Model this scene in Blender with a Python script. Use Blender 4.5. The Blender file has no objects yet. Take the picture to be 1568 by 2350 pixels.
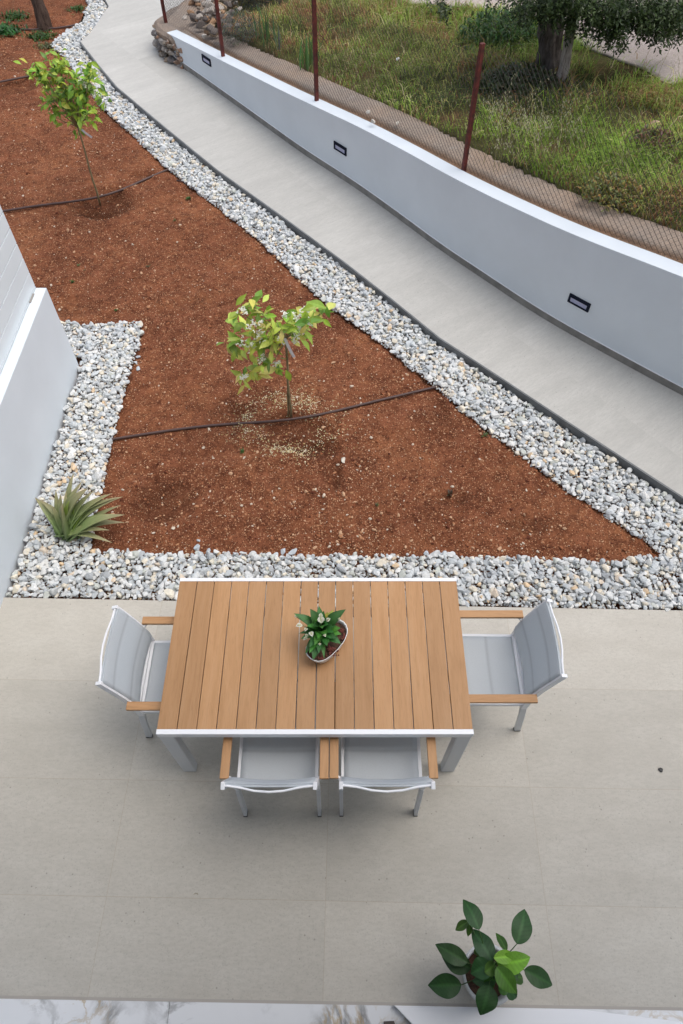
import bpy, math, random
import numpy as np
from mathutils import Vector, Matrix
random.seed(7); rng = np.random.default_rng(7)
sc = bpy.context.scene
R = math.radians

# ---------------------------------------------------------------- camera, sky, sun, exposure
CH = 4.2; PITCH = 54.9
cam_d = bpy.data.cameras.new('camera'); cam = bpy.data.objects.new('camera', cam_d)
sc.collection.objects.link(cam); sc.camera = cam
cam.location = (0, 0, CH); cam.rotation_euler = (R(90 - PITCH), 0, 0)
cam_d.sensor_fit = 'VERTICAL'; cam_d.sensor_height = 36; cam_d.lens = 24.0
cam_d.clip_start = 0.05; cam_d.clip_end = 2000
w = bpy.data.worlds.new("World"); sc.world = w; w.use_nodes = True
nt = w.node_tree; bg = nt.nodes['Background']
sky = nt.nodes.new('ShaderNodeTexSky'); sky.sky_type = 'NISHITA'; sky.sun_disc = False
SUN_EL = 68; SUN_AZ = 2      # azimuth measured from +X towards +Y
sky.sun_elevation = R(SUN_EL); sky.sun_rotation = R(90 - SUN_AZ)
sky.air_density = 1.0; sky.dust_density = 4.0; sky.ozone_density = 1.0
hs_ = nt.nodes.new('ShaderNodeHueSaturation'); hs_.inputs['Saturation'].default_value = 0.55      # cloud cover greys the blue sky
nt.links.new(sky.outputs[0], hs_.inputs['Color']); nt.links.new(hs_.outputs[0], bg.inputs[0]); bg.inputs[1].default_value = 0.15
sd = bpy.data.lights.new('sun', 'SUN'); sun = bpy.data.objects.new('sun', sd); sc.collection.objects.link(sun)
sd.energy = 0.5; sd.angle = R(50); sd.color = (1.0, 0.98, 0.93)
dv = Vector((math.cos(R(SUN_EL)) * math.cos(R(SUN_AZ)), math.cos(R(SUN_EL)) * math.sin(R(SUN_AZ)), math.sin(R(SUN_EL))))
sun.rotation_euler = dv.to_track_quat('Z', 'Y').to_euler(); sun.location = (3, 3, 12)
sc.view_settings.view_transform = 'Standard'; sc.view_settings.look = 'None'
sc.view_settings.gamma = 1; sc.view_settings.exposure = 0.62

# ---------------------------------------------------------------- helpers
S_ = math.sin(R(PITCH)); C_ = math.cos(R(PITCH)); F_ = 1567.0
def P(px, py, z=0.0):            # a point of the place, measured on the level plane z
    u = (px - 784) / F_; v = (py - 1175) / F_
    d = (u, C_ - v * S_, -S_ - v * C_); t = (z - CH) / d[2]
    return (d[0] * t, d[1] * t, z)
def PY(px, py, y):               # the same on the upright plane y
    u = (px - 784) / F_; v = (py - 1175) / F_
    d = (u, C_ - v * S_, -S_ - v * C_); t = y / d[1]
    return (d[0] * t, y, CH + d[2] * t)

def tag(o, label=None, cat=None, group=None, kind=None):
    if label: o['label'] = label
    if cat: o['category'] = cat
    if group: o['group'] = group
    if kind: o['kind'] = kind
    return o
def empty(name, loc=(0, 0, 0), rz=0, **k):
    o = bpy.data.objects.new(name, None); sc.collection.objects.link(o)
    o.location = loc; o.rotation_euler = (0, 0, rz); o.empty_display_size = .05
    return tag(o, **k)
def link(name, me, mat, parent=None, loc=None, **k):
    o = bpy.data.objects.new(name, me); sc.collection.objects.link(o)
    if mat: me.materials.append(mat)
    if parent:
        o.parent = parent
        if loc is None:      # geometry was given in world space
            o.matrix_parent_inverse = Matrix.Identity(4)
            o.location = -Vector(parent.location)
            if parent.rotation_euler.z: raise ValueError
    if loc is not None: o.location = loc
    return tag(o, **k)
def npmesh(name, V, Fc, nv, col=None, smooth=False):
    """V (n,3); Fc flat loop indices; nv corners per face (int or array)"""
    me = bpy.data.meshes.new(name); V = np.asarray(V, np.float32); Fc = np.asarray(Fc, np.int32).ravel()
    me.vertices.add(len(V)); me.vertices.foreach_set('co', V.ravel())
    if np.isscalar(nv): nf = len(Fc) // nv; tot = np.full(nf, nv, np.int32)
    else: tot = np.asarray(nv, np.int32); nf = len(tot)
    me.loops.add(len(Fc)); me.loops.foreach_set('vertex_index', Fc)
    me.polygons.add(nf); st = np.concatenate([[0], np.cumsum(tot)[:-1]]).astype(np.int32)
    me.polygons.foreach_set('loop_start', st); me.polygons.foreach_set('loop_total', tot)
    me.update(calc_edges=True); me.validate()
    if col is not None:
        a = me.color_attributes.new('Col', 'FLOAT_COLOR', 'POINT')
        c = np.ones((len(V), 4), np.float32); c[:, :3] = col; a.data.foreach_set('color', c.ravel())
    me.polygons.foreach_set('use_smooth', np.full(nf, smooth))
    return me

class MB:
    def __init__(s): s.v = []; s.f = []; s.c = []
    def add(s, vs, fs, col=(1, 1, 1)):
        b = len(s.v); s.v += [tuple(q) for q in vs]; s.f += [tuple(i + b for i in f) for f in fs]
        if len(col) == 3 and not hasattr(col[0], '__len__'): s.c += [tuple(col)] * len(vs)
        else: s.c += [tuple(q) for q in col]
        return s
    def box(s, x0, x1, y0, y1, z0, z1, col=(1, 1, 1)):
        vs = [(x, y, z) for z in (z0, z1) for y in (y0, y1) for x in (x0, x1)]
        return s.add(vs, [(0, 2, 3, 1), (4, 5, 7, 6), (0, 1, 5, 4), (2, 6, 7, 3), (0, 4, 6, 2), (1, 3, 7, 5)], col)
    def prism(s, poly, z0, z1, col=(1, 1, 1)):
        n = len(poly); vs = [(p[0], p[1], z0) for p in poly] + [(p[0], p[1], z1) for p in poly]
        fs = [tuple(range(n - 1, -1, -1)), tuple(range(n, 2 * n))] + [(i, (i + 1) % n, n + (i + 1) % n, n + i) for i in range(n)]
        return s.add(vs, fs, col)
    def tube(s, pts, rad, n=8, col=(1, 1, 1), cap=True, flat=None):
        pts = [Vector(p) for p in pts]; m = len(pts); vs = []; up = None
        if not hasattr(rad, '__len__'): rad = [rad] * m
        for i, p in enumerate(pts):
            t = (pts[min(i + 1, m - 1)] - pts[max(i - 1, 0)]).normalized()
            if up is None:
                up = Vector((0, 0, 1)) if abs(t.z) < .9 else Vector((0, 1, 0))
            a = t.cross(up).normalized(); b = a.cross(t).normalized(); up = b
            fl = flat or 1
            for k in range(n):
                th = 2 * math.pi * k / n
                vs.append(p + a * math.cos(th) * rad[i] + b * math.sin(th) * rad[i] * fl)
        fs = [(i * n + k, i * n + (k + 1) % n, (i + 1) * n + (k + 1) % n, (i + 1) * n + k) for i in range(m - 1) for k in range(n)]
        if cap: fs += [tuple(range(n - 1, -1, -1)), tuple((m - 1) * n + k for k in range(n))]
        return s.add(vs, fs, col)
    def bar(s, pts, w, h, col=(1, 1, 1), side=(1, 0, 0)):
        """rectangular bar: w across `side`, h at right angles"""
        pts = [Vector(p) for p in pts]; m = len(pts); vs = []; sd_ = Vector(side).normalized()
        for i, p in enumerate(pts):
            t = (pts[min(i + 1, m - 1)] - pts[max(i - 1, 0)]).normalized()
            a = (sd_ - t * sd_.dot(t)).normalized(); b = t.cross(a).normalized()
            for q, r in ((-1, -1), (1, -1), (1, 1), (-1, 1)): vs.append(p + a * q * w / 2 + b * r * h / 2)
        fs = [(i * 4 + k, i * 4 + (k + 1) % 4, (i + 1) * 4 + (k + 1) % 4, (i + 1) * 4 + k) for i in range(m - 1) for k in range(4)]
        fs += [(3, 2, 1, 0), tuple((m - 1) * 4 + k for k in range(4))]
        return s.add(vs, fs, col)
    def build(s, name, mat, parent=None, loc=None, smooth=False, bevel=0, **k):
        fl = [i for f in s.f for i in f]
        me = npmesh(name, s.v, fl, [len(f) for f in s.f], col=np.array(s.c, np.float32), smooth=smooth)
        o = link(name, me, mat, parent, loc, **k)
        if bevel:
            b = o.modifiers.new('bevel', 'BEVEL'); b.width = bevel; b.segments = 2; b.limit_method = 'ANGLE'; b.angle_limit = R(40)
        return o

def fbm(x, y, scale, octs=4, seed=0, pers=.5):
    x = np.asarray(x, float); y = np.asarray(y, float); out = np.zeros(np.broadcast(x, y).shape); amp = 1; tot = 0
    for o in range(octs):
        g = np.random.default_rng(seed * 31 + o).random((256, 256))
        u = x * scale * 2 ** o + 17.3 * o; v = y * scale * 2 ** o + 9.1 * o
        i = np.floor(u).astype(int); j = np.floor(v).astype(int); fu = u - i; fv = v - j
        fu = fu * fu * (3 - 2 * fu); fv = fv * fv * (3 - 2 * fv)
        G = lambda a, b: g[a % 256, b % 256]
        out += amp * (G(i, j) * (1 - fu) * (1 - fv) + G(i + 1, j) * fu * (1 - fv) + G(i, j + 1) * (1 - fu) * fv + G(i + 1, j + 1) * fu * fv)
        tot += amp; amp *= pers
    return out / tot
def pip(x, y, poly):
    x = np.asarray(x); y = np.asarray(y); ins = np.zeros(x.shape, bool); n = len(poly)
    for i in range(n):
        x0, y0 = poly[i][:2]; x1, y1 = poly[(i + 1) % n][:2]
        if y0 == y1: continue
        c = ((y0 > y) != (y1 > y)) & (x < (x1 - x0) * (y - y0) / (y1 - y0) + x0); ins ^= c
    return ins
def pdist(x, y, line, closed=True):
    d = np.full(np.shape(x), 1e9); n = len(line)
    for i in range(n if closed else n - 1):
        ax, ay = line[i][:2]; bx, by = line[(i + 1) % n][:2]; L = (bx - ax) ** 2 + (by - ay) ** 2 + 1e-12
        t = np.clip(((x - ax) * (bx - ax) + (y - ay) * (by - ay)) / L, 0, 1)
        d = np.minimum(d, np.hypot(x - ax - t * (bx - ax), y - ay - t * (by - ay)))
    return d
def resample(line, step):
    L = [np.array(p, float) for p in line]; out = [L[0]]
    for a, b in zip(L, L[1:]):
        n = max(1, int(round(np.linalg.norm(b - a) / step)))
        out += [a + (b - a) * k / n for k in range(1, n + 1)]
    return np.array(out)

# ---------------------------------------------------------------- materials
class MT:
    def __init__(s, name, col=(.5, .5, .5), rough=.6, spec=.5, metal=0):
        s.m = bpy.data.materials.new(name); s.m.use_nodes = True; s.t = s.m.node_tree; s.n = s.t.nodes
        s.b = s.n['Principled BSDF']; s.b.inputs['Base Color'].default_value = (*col, 1)
        s.b.inputs['Roughness'].default_value = rough; s.b.inputs['Specular IOR Level'].default_value = spec; s.b.inputs['Metallic'].default_value = metal
        s.co = None
    def L(s, a, b): s.t.links.new(a, b)
    def coord(s, kind='Object', scale=(1, 1, 1), rot=(0, 0, 0)):
        tc = s.n.new('ShaderNodeTexCoord'); mp = s.n.new('ShaderNodeMapping'); s.L(tc.outputs[kind], mp.inputs[0])
        mp.inputs['Scale'].default_value = scale; mp.inputs['Rotation'].default_value = rot; return mp.outputs[0]
    def noise(s, co, scale, detail=4, rough=.55, dist=0):
        n = s.n.new('ShaderNodeTexNoise'); s.L(co, n.inputs['Vector']); n.inputs['Scale'].default_value = scale
        n.inputs['Detail'].default_value = detail; n.inputs['Roughness'].default_value = rough; n.inputs['Distortion'].default_value = dist
        return n.outputs['Fac']
    def vor(s, co, scale, feature='F1', out='Distance', rnd=1):
        n = s.n.new('ShaderNodeTexVoronoi'); n.feature = feature; s.L(co, n.inputs['Vector']); n.inputs['Scale'].default_value = scale
        n.inputs['Randomness'].default_value = rnd
        return n.outputs[out]
    def ramp(s, fac, stops):
        r = s.n.new('ShaderNodeValToRGB'); s.L(fac, r.inputs[0]); e = r.color_ramp.elements
        while len(e) < len(stops): e.new(.5)
        for q, (p, c) in zip(e, stops):
            q.position = p; q.color = (*c, 1) if hasattr(c, '__len__') else (c, c, c, 1)
        return r.outputs[0]
    def mix(s, fac, a, b, mode='MIX'):
        m = s.n.new('ShaderNodeMix'); m.data_type = 'RGBA'; m.blend_type = mode
        for v, i in ((fac, 0), (a, 6), (b, 7)):
            if hasattr(v, 'node'): s.L(v, m.inputs[i])
            elif i == 0: m.inputs[0].default_value = v
            else: m.inputs[i].default_value = (*v, 1) if hasattr(v, '__len__') else (v, v, v, 1)
        return m.outputs[2]
    def math(s, op, a, b=0):
        m = s.n.new('ShaderNodeMath'); m.operation = op
        for i, v in enumerate((a, b)):
            if hasattr(v, 'node'): s.L(v, m.inputs[i])
            else: m.inputs[i].default_value = v
        return m.outputs[0]
    def attr(s):
        a = s.n.new('ShaderNodeVertexColor'); a.layer_name = 'Col'; return a.outputs[0]
    def base(s, c): s.L(c, s.b.inputs['Base Color']); return s
    def bump(s, h, strength=.3, dist=.01):
        b = s.n.new('ShaderNodeBump'); b.inputs['Strength'].default_value = strength; b.inputs['Distance'].default_value = dist
        s.L(h, b.inputs['Height']); s.L(b.outputs[0], s.b.inputs['Normal']); return s

M = {}
# stone tile
def tile_mat(name, rot, ox, oy, tw, th, jc, base1, base2, base3, stream=(1, 1, 1)):
    m = MT(name, rough=.62, spec=.3); co = m.coord('Object')
    mp = m.n.new('ShaderNodeMapping'); tc = m.n.new('ShaderNodeTexCoord'); m.L(tc.outputs['Object'], mp.inputs[0])
    mp.vector_type = 'TEXTURE'; mp.inputs['Location'].default_value = (ox, oy, 0); mp.inputs['Rotation'].default_value = (0, 0, rot)
    sp = m.n.new('ShaderNodeSeparateXYZ'); m.L(mp.outputs[0], sp.inputs[0])
    def joint(o, w_):
        q = m.math('DIVIDE', o, w_); fr = m.math('FRACT', q); d = m.math('ABSOLUTE', m.math('SUBTRACT', fr, .5)); d = m.math('SUBTRACT', .5, d)
        return m.math('LESS_THAN', m.math('MULTIPLY', d, w_), .0016), m.math('FLOOR', q)
    jx, ix = joint(sp.outputs[0], tw); jy, iy = joint(sp.outputs[1], th)
    cb = m.n.new('ShaderNodeCombineXYZ'); m.L(ix, cb.inputs[0]); m.L(iy, cb.inputs[1])
    wn = m.n.new('ShaderNodeTexWhiteNoise'); wn.noise_dimensions = '3D'; m.L(cb.outputs[0], wn.inputs['Vector'])
    # each tile shifts the pattern
    va = m.n.new('ShaderNodeVectorMath'); va.operation = 'MULTIPLY_ADD'; m.L(wn.outputs['Color'], va.inputs[0]); va.inputs[1].default_value = (9, 9, 9); m.L(mp.outputs[0], va.inputs[2])
    vs = m.n.new('ShaderNodeMapping'); m.L(va.outputs[0], vs.inputs[0]); vs.inputs['Scale'].default_value = stream
    n1 = m.noise(vs.outputs[0], 3, 6, .6); n2 = m.noise(vs.outputs[0], 26, 5, .7); n3 = m.noise(va.outputs[0], 120, 3, .6)
    c = m.ramp(n1, [(.3, base1), (.5, base2), (.72, base3)])
    c = m.mix(m.ramp(n2, [(.42, 0), (.68, .5)]), c, tuple(q * .84 for q in base1))
    c = m.mix(m.ramp(n3, [(.55, 0), (.7, .6)]), c, tuple(q * .74 for q in base1))
    fl = m.vor(va.outputs[0], 22); fr = m.noise(va.outputs[0], 4, 2)
    fleck = m.math('MULTIPLY', m.math('LESS_THAN', fl, .10), m.math('GREATER_THAN', fr, .54))
    c = m.mix(m.math('MULTIPLY', fleck, .5), c, (.17, .155, .14))
    tone = m.math('MULTIPLY_ADD', wn.outputs['Value'], .11); tone.node.inputs[2].default_value = .945
    c = m.mix(1.0, c, tone, 'MULTIPLY')
    st = m.noise(co, 1.3, 3); c = m.mix(m.ramp(st, [(.35, 0), (.75, .22)]), c, tuple(q * .82 for q in base1))
    j = m.math('MAXIMUM', jx, jy); c = m.mix(m.math('MULTIPLY', j, .45), c, jc)
    m.base(c).bump(m.math('SUBTRACT', n3, m.math('MULTIPLY', j, 1.5)), .12, .002)
    m.b.inputs['Roughness'].default_value = .6
    return m.m
M['tile'] = tile_mat('patio_tile', R(-1.0), -1.255, 1.022, 1.18, .602, (.36, .29, .21), (.465, .436, .38), (.50, .471, .413), (.53, .503, .445), (1, 2.4, 1))
M['pathtile'] = tile_mat('path_tile', R(-52.5), 1.55, 4.9, 1.2, 1.2, (.46, .45, .42), (.46, .45, .42), (.50, .49, .455), (.54, .53, .495), (2.6, .5, 1))
def simple(key, col, rough=.5, var=.06, scale=3, bump=0, bscale=80, spec=.5, col2=None, metal=0, det=4):
    m = MT(key, col, rough, spec, metal); co = m.coord('Object')
    n = m.noise(co, scale, det)
    c2 = col2 or tuple(max(0, q * (1 - var * 2)) for q in col)
    m.base(m.ramp(n, [(.3, c2), (.7, col)]))
    if bump: m.bump(m.noise(co, bscale, 3), bump, .004)
    M[key] = m.m; return m
simple('white_plaster', (.70, .755, .80), .75, .035, 2.2, .12, 160)
simple('white_metal', (.80, .81, .83), .35, .01, 4)
simple('grey_metal', (.62, .64, .66), .38, .02, 4)
simple('foot', (.03, .03, .03), .6)
simple('skirting', (.29, .275, .25), .6, .12, 8, .05, 60, col2=(.17, .16, .148))
simple('edging', (.16, .168, .175), .45, .15, 6, .05, 60)
simple('black_frame', (.012, .016, .03), .8, spec=.1)
simple('lens', (.42, .44, .62), .25)
simple('hose', (.085, .048, .042), .55, .15, 10)
simple('board', (.72, .77, .80), .5, .03, 2)
simple('bracket', (.33, .31, .28), .45)
simple('pot_white', (.78, .78, .77), .3, .02, 8)
simple('potsoil', (.10, .05, .03), .95, .3, 60, .8, 120)
simple('bark_mulch', (.16, .03, .025), .8, .3, 40, .5, 60, col2=(.10, .04, .02))
simple('dark_bronze', (.05, .035, .03), .4)
simple('tag_white', (.86, .84, .86), .5)
simple('glass_dark', (.03, .035, .04), .08)
# rusty red paint
m = MT('rust_paint', rough=.6, spec=.35); co = m.coord('Object'); n = m.noise(co, 14, 6, .65)
m.base(m.ramp(n, [(.3, (.035, .014, .012)), (.48, (.095, .022, .018)), (.62, (.15, .030, .024)), (.8, (.14, .055, .03))])).bump(n, .4, .004); M['rust'] = m.m
simple('wire', (.04, .028, .024), .7, .3, 30)
# timber look slats
def wood(key, a, b, c_, sc_=(14, 1.1, 14)):
    m = MT(key, rough=.5, spec=.35); co = m.coord('Object', sc_)
    oi = m.n.new('ShaderNodeObjectInfo'); at = m.attr()
    va = m.n.new('ShaderNodeVectorMath'); va.operation = 'MULTIPLY_ADD'; m.L(at, va.inputs[0]); va.inputs[1].default_value = (40, 40, 40); m.L(co, va.inputs[2])
    n = m.noise(va.outputs[0], 2.2, 8, .62, .6); n2 = m.noise(va.outputs[0], 14, 4, .6)
    c = m.ramp(n, [(.28, a), (.5, b), (.75, c_)]); c = m.mix(m.ramp(n2, [(.5, 0), (.75, .45)]), c, tuple(q * .72 for q in a))
    sp = m.n.new('ShaderNodeSeparateColor'); m.L(at, sp.inputs[0])
    tone = m.math('MULTIPLY_ADD', sp.outputs[0], .20); tone.node.inputs[2].default_value = .90
    c = m.mix(1.0, c, tone, 'MULTIPLY')
    m.base(c).bump(n2, .1, .002); M[key] = m.m
wood('wood', (.37, .195, .082), (.43, .235, .106), (.46, .265, .130))
wood('wood_x', (.40, .20, .10), (.47, .25, .13), (.50, .28, .15), (14, 1.1, 14))
# mesh sling fabric
def fabric(key, col):
    m = MT(key, col, .7, .3); co = m.coord('Object')
    wv = m.n.new('ShaderNodeTexWave'); m.L(co, wv.inputs[0]); wv.inputs['Scale'].default_value = 60; wv.bands_direction = 'X'
    n = m.noise(co, 260, 2); n2 = m.noise(co, 5, 3)
    c = m.mix(m.ramp(n, [(.4, 0), (.65, .18)]), col, tuple(q * .7 for q in col)); c = m.mix(m.ramp(n2, [(.3, 0), (.8, .12)]), c, tuple(q * .8 for q in col))
    c = m.mix(1.0, c, m.attr(), 'MULTIPLY')
    m.base(c).bump(n, .15, .002); M[key] = m.m
    tr = m.n.new('ShaderNodeBsdfTranslucent'); m.L(c, tr.inputs[0]); mx = m.n.new('ShaderNodeMixShader'); mx.inputs[0].default_value = .4
    m.L(m.b.outputs[0], mx.inputs[1]); m.L(tr.outputs[0], mx.inputs[2]); m.L(mx.outputs[0], m.n['Material Output'].inputs[0])
fabric('sling', (.70, .74, .77))
# stones: per-stone colour from the mesh
m = MT('gravel_stone', rough=.75, spec=.25); co = m.coord('Object'); n = m.noise(co, 55, 5, .65); n2 = m.noise(co, 18, 3, .5, 1.5)
c = m.mix(m.ramp(n, [(.35, .0), (.75, .4)]), m.attr(), (.30, .31, .33)); c = m.mix(m.ramp(n2, [(.56, 0), (.64, .4)]), c, (.70, .70, .68))
m.base(c).bump(n, .35, .006); M['gravel'] = m.m
# leaves and petals: per-leaf colour
def leafmat(key, rough=.45, trans=.12, nz=30):
    m = MT(key, rough=rough, spec=.4); n = m.noise(m.coord('Object'), nz, 3)
    c = m.mix(m.ramp(n, [(.3, 0), (.8, .35)]), m.attr(), m.mix(1.0, m.attr(), (.55, .6, .5), 'MULTIPLY'))
    m.base(c); m.b.inputs['Transmission Weight'].default_value = 0
    tr = m.n.new('ShaderNodeBsdfTranslucent'); m.L(c, tr.inputs[0]); mx = m.n.new('ShaderNodeMixShader'); mx.inputs[0].default_value = trans
    out = m.n['Material Output']; m.L(m.b.outputs[0], mx.inputs[1]); m.L(tr.outputs[0], mx.inputs[2]); m.L(mx.outputs[0], out.inputs[0]); M[key] = m.m
leafmat('leaf', .42, .25); leafmat('grass', .7, .5, 3); leafmat('petal', .6, .3); leafmat('succulent', .5, .05, 14)
leafmat('glossy', .5, .12, 40)
m = MT('bark', rough=.9, spec=.2); co = m.coord('Object', (9, 9, 1.6)); n = m.noise(co, 3, 8, .7, .5)
m.base(m.mix(1.0, m.ramp(n, [(.32, (.25, .23, .21)), (.55, (.8, .77, .74)), (.75, (1.2, 1.15, 1.1))]), m.attr(), 'MULTIPLY')).bump(n, 1.0, .03); M['bark'] = m.m
simple('stem', (.30, .25, .13), .8, .2, 20, .4, 90)
# terra rossa
m = MT('red_soil', rough=.95, spec=.1); co = m.coord('Object')
n1 = m.noise(co, 1.6, 5, .6); n2 = m.noise(co, 14, 6, .7); n3 = m.noise(co, 70, 4, .7)
c = m.ramp(n1, [(.32, (.13, .047, .023)), (.5, (.20, .072, .034)), (.66, (.29, .115, .053))])
c = m.mix(m.ramp(n2, [(.42, 0), (.62, .8)]), c, (.085, .028, .015))
n4 = m.noise(co, 5, 5, .65); c = m.mix(m.ramp(n4, [(.48, 0), (.66, .6)]), c, (.27, .10, .052))
c = m.mix(m.ramp(n3, [(.54, 0), (.70, .6)]), c, (.36, .15, .085))
for sc_, th_, cc in ((70, .15, (.55, .34, .20)), (42, .12, (.42, .21, .12)), (110, .2, (.36, .16, .085)), (80, .17, (.045, .016, .010))):
    d = m.vor(co, sc_); q = m.vor(co, sc_, out='Color'); s2 = m.n.new('ShaderNodeSeparateColor'); m.L(q, s2.inputs[0])
    k = m.math('MULTIPLY', m.math('LESS_THAN', d, th_ * 2), m.math('GREATER_THAN', s2.outputs[0], .72)); c = m.mix(m.math('MULTIPLY', k, .85), c, cc)
gy = m.noise(co, .8, 4, .6, .3); c = m.mix(m.ramp(gy, [(.62, 0), (.75, .35)]), c, (.16, .10, .075))
c = m.mix(1.0, c, m.attr(), 'MULTIPLY')
hh = m.math('ADD', m.math('MULTIPLY', n2, 1.0), m.math('MULTIPLY', n3, .45)); m.base(c).bump(hh, .9, .03); M['soil'] = m.m
m = MT('clod', rough=.95, spec=.1); m.base(m.attr()); M['clod'] = m.m
# meadow ground, dirt road, concrete kerb, marble
m = MT('meadow_ground', rough=1, spec=.05); co = m.coord('Object'); n = m.noise(co, 1.4, 6, .65); n2 = m.noise(co, 25, 5, .7)
c = m.ramp(n, [(.3, (.06, .08, .022)), (.5, (.11, .11, .04)), (.7, (.20, .12, .06))]); c = m.mix(m.ramp(n2, [(.4, 0), (.7, .6)]), c, (.05, .035, .018)); m.base(c).bump(n2, 1, .05); M['meadow'] = m.m
m = MT('road_dirt', rough=1, spec=.05); co = m.coord('Object'); n = m.noise(co, 1.2, 6, .6); n2 = m.noise(co, 30, 6, .75)
c = m.ramp(n, [(.3, (.40, .34, .30)), (.55, (.50, .43, .39)), (.75, (.58, .51, .46))]); c = m.mix(m.ramp(n2, [(.5, 0), (.7, .6)]), c, (.32, .265, .23)); m.base(c).bump(n2, .8, .02); M['road'] = m.m
m = MT('old_concrete', rough=.95, spec=.1); co = m.coord('Object'); n = m.noise(co, 1.1, 6, .65); n2 = m.noise(co, 45, 6, .75); n3 = m.noise(co, 9, 4)
c = m.ramp(n, [(.3, (.27, .24, .215)), (.5, (.35, .285, .235)), (.68, (.42, .31, .23))]); c = m.mix(m.ramp(n2, [(.42, 0), (.66, .7)]), c, (.19, .155, .13))
c = m.mix(m.ramp(n3, [(.62, 0), (.75, .5)]), c, (.42, .40, .37)); pv = m.vor(co, 38); pq = m.noise(co, 3, 2); c = m.mix(m.math('MULTIPLY', m.math('LESS_THAN', pv, .16), m.math('MULTIPLY', m.math('GREATER_THAN', pq, .5), .8)), c, (.55, .50, .44)); c = m.mix(1.0, c, m.attr(), 'MULTIPLY'); m.base(c).bump(n2, .9, .02); M['kerb'] = m.m
m = MT('marble', rough=.2, spec=.5); co = m.coord('Object'); n = m.noise(co, 2.4, 8, .62, .9); msk = m.noise(co, 3.1, 3, .5); n2 = m.noise(co, 3.4, 7, .6, 1.1); msk2 = m.noise(co, 1.9, 2, .5)
vein = m.math('MULTIPLY', m.ramp(n, [(.44, 0), (.495, 1), (.505, 1), (.56, 0)]), m.ramp(msk, [(.46, 0), (.62, 1)])); gold = m.math('MULTIPLY', m.ramp(n2, [(.465, 0), (.5, .8), (.535, 0)]), m.ramp(msk2, [(.5, 0), (.62, 1)]))
c = m.mix(m.ramp(m.noise(co, 1.4, 5, .6), [(.4, 0), (.75, .3)]), (.74, .75, .76), (.55, .56, .57)); c = m.mix(vein, c, (.24, .24, .235)); c = m.mix(gold, c, (.45, .33, .17)); m.base(c); M['marble'] = m.m
simple('sill_metal', (.40, .37, .33), .5)

# ================================================================ SETTING
bb = MB().box(-150, 150, -60, 300, -.9, -.17); bb.build('ground', M['meadow'], kind='structure')
# patio (edge against the gravel runs a degree off the frame)
e0 = np.array(P(0, 1371)); e1 = np.array(P(1568, 1401)); ed = (e1 - e0) / (e1 - e0)[0]
ey = lambda x: float(e0[1] + (x - e0[0]) * ed[1])
MB().prism([(-9, -.02 - 9 * 0), (-9, -.3), (9, -.3), (9, ey(9)), (-9, ey(-9))][1:], -.5, 0).build('patio', M['tile'], kind='structure')

# ---- path
ZP = .05
pl = [(1568, 1140), (1300, 965), (1150, 866), (1010, 775), (900, 686), (790, 600), (640, 490), (500, 390), (380, 292), (270, 200), (228, 150), (185, 95)]
pathL = [P(x, y, ZP)[:2] for x, y in pl]
pathLtail = [P(205, 78, ZP)[:2], P(250, 14, ZP)[:2], P(232, -20, ZP)[:2], (-5.1, 15.5), (-5.4, 17.5)]
pathLfull = [(5.2, .6), (4.1, 1.55), (3.3, 2.35)] + pathL + pathLtail
bpx = [(393, 136), (473, 192), (550, 247), (704, 359), (815, 429), (929, 512), (1022, 583), (1096, 630), (1201, 702.6), (1252, 736), (1389, 811), (1568, 909)]
wallL = [P(x, y, ZP)[:2] for x, y in bpx] + [(3.55, 3.52), (4.3, 2.85), (5.4, 1.95), (6.9, .8)]
wl = resample(wallL, .12)
for _ in range(12): wl[1:-1] = (wl[:-2] + 2 * wl[1:-1] + wl[2:]) / 4
sl = np.concatenate([[0], np.cumsum(np.linalg.norm(np.diff(wl, axis=0), axis=1))])
tg = np.gradient(wl, axis=0); tg /= np.linalg.norm(tg, axis=1)[:, None]; nrm = np.stack([-tg[:, 1], tg[:, 0]], 1)   # towards the meadow
ztop = np.interp(sl, [0, 1.59, 3.3, 5.06, 6.15, 7.06, 7.7, 9.2, 12, 14], [.375, .50, .655, .785, .855, .935, .99, 1.09, 1.25, 1.33])
oldW_base = [P(x, y, ZP)[:2] for x, y in [(393, 136), (371, 117), (362, 92), (359, 72), (376, 44), (402, 25), (432, 4)]] + [(-1.6, 14.6), (-.2, 16.6), (1.4, 19)]
pathR = [(q[0] + n_[0] * .1, q[1] + n_[1] * .1) for q, n_ in zip(wl[::-1], nrm[::-1])] + [(x + .15, y) for x, y in oldW_base[1:]]
MB().prism([tuple(p) for p in pathLfull] + [(-3, 19.5)] + pathR[::-1], -.45, ZP).build('path', M['pathtile'], kind='structure')
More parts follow.
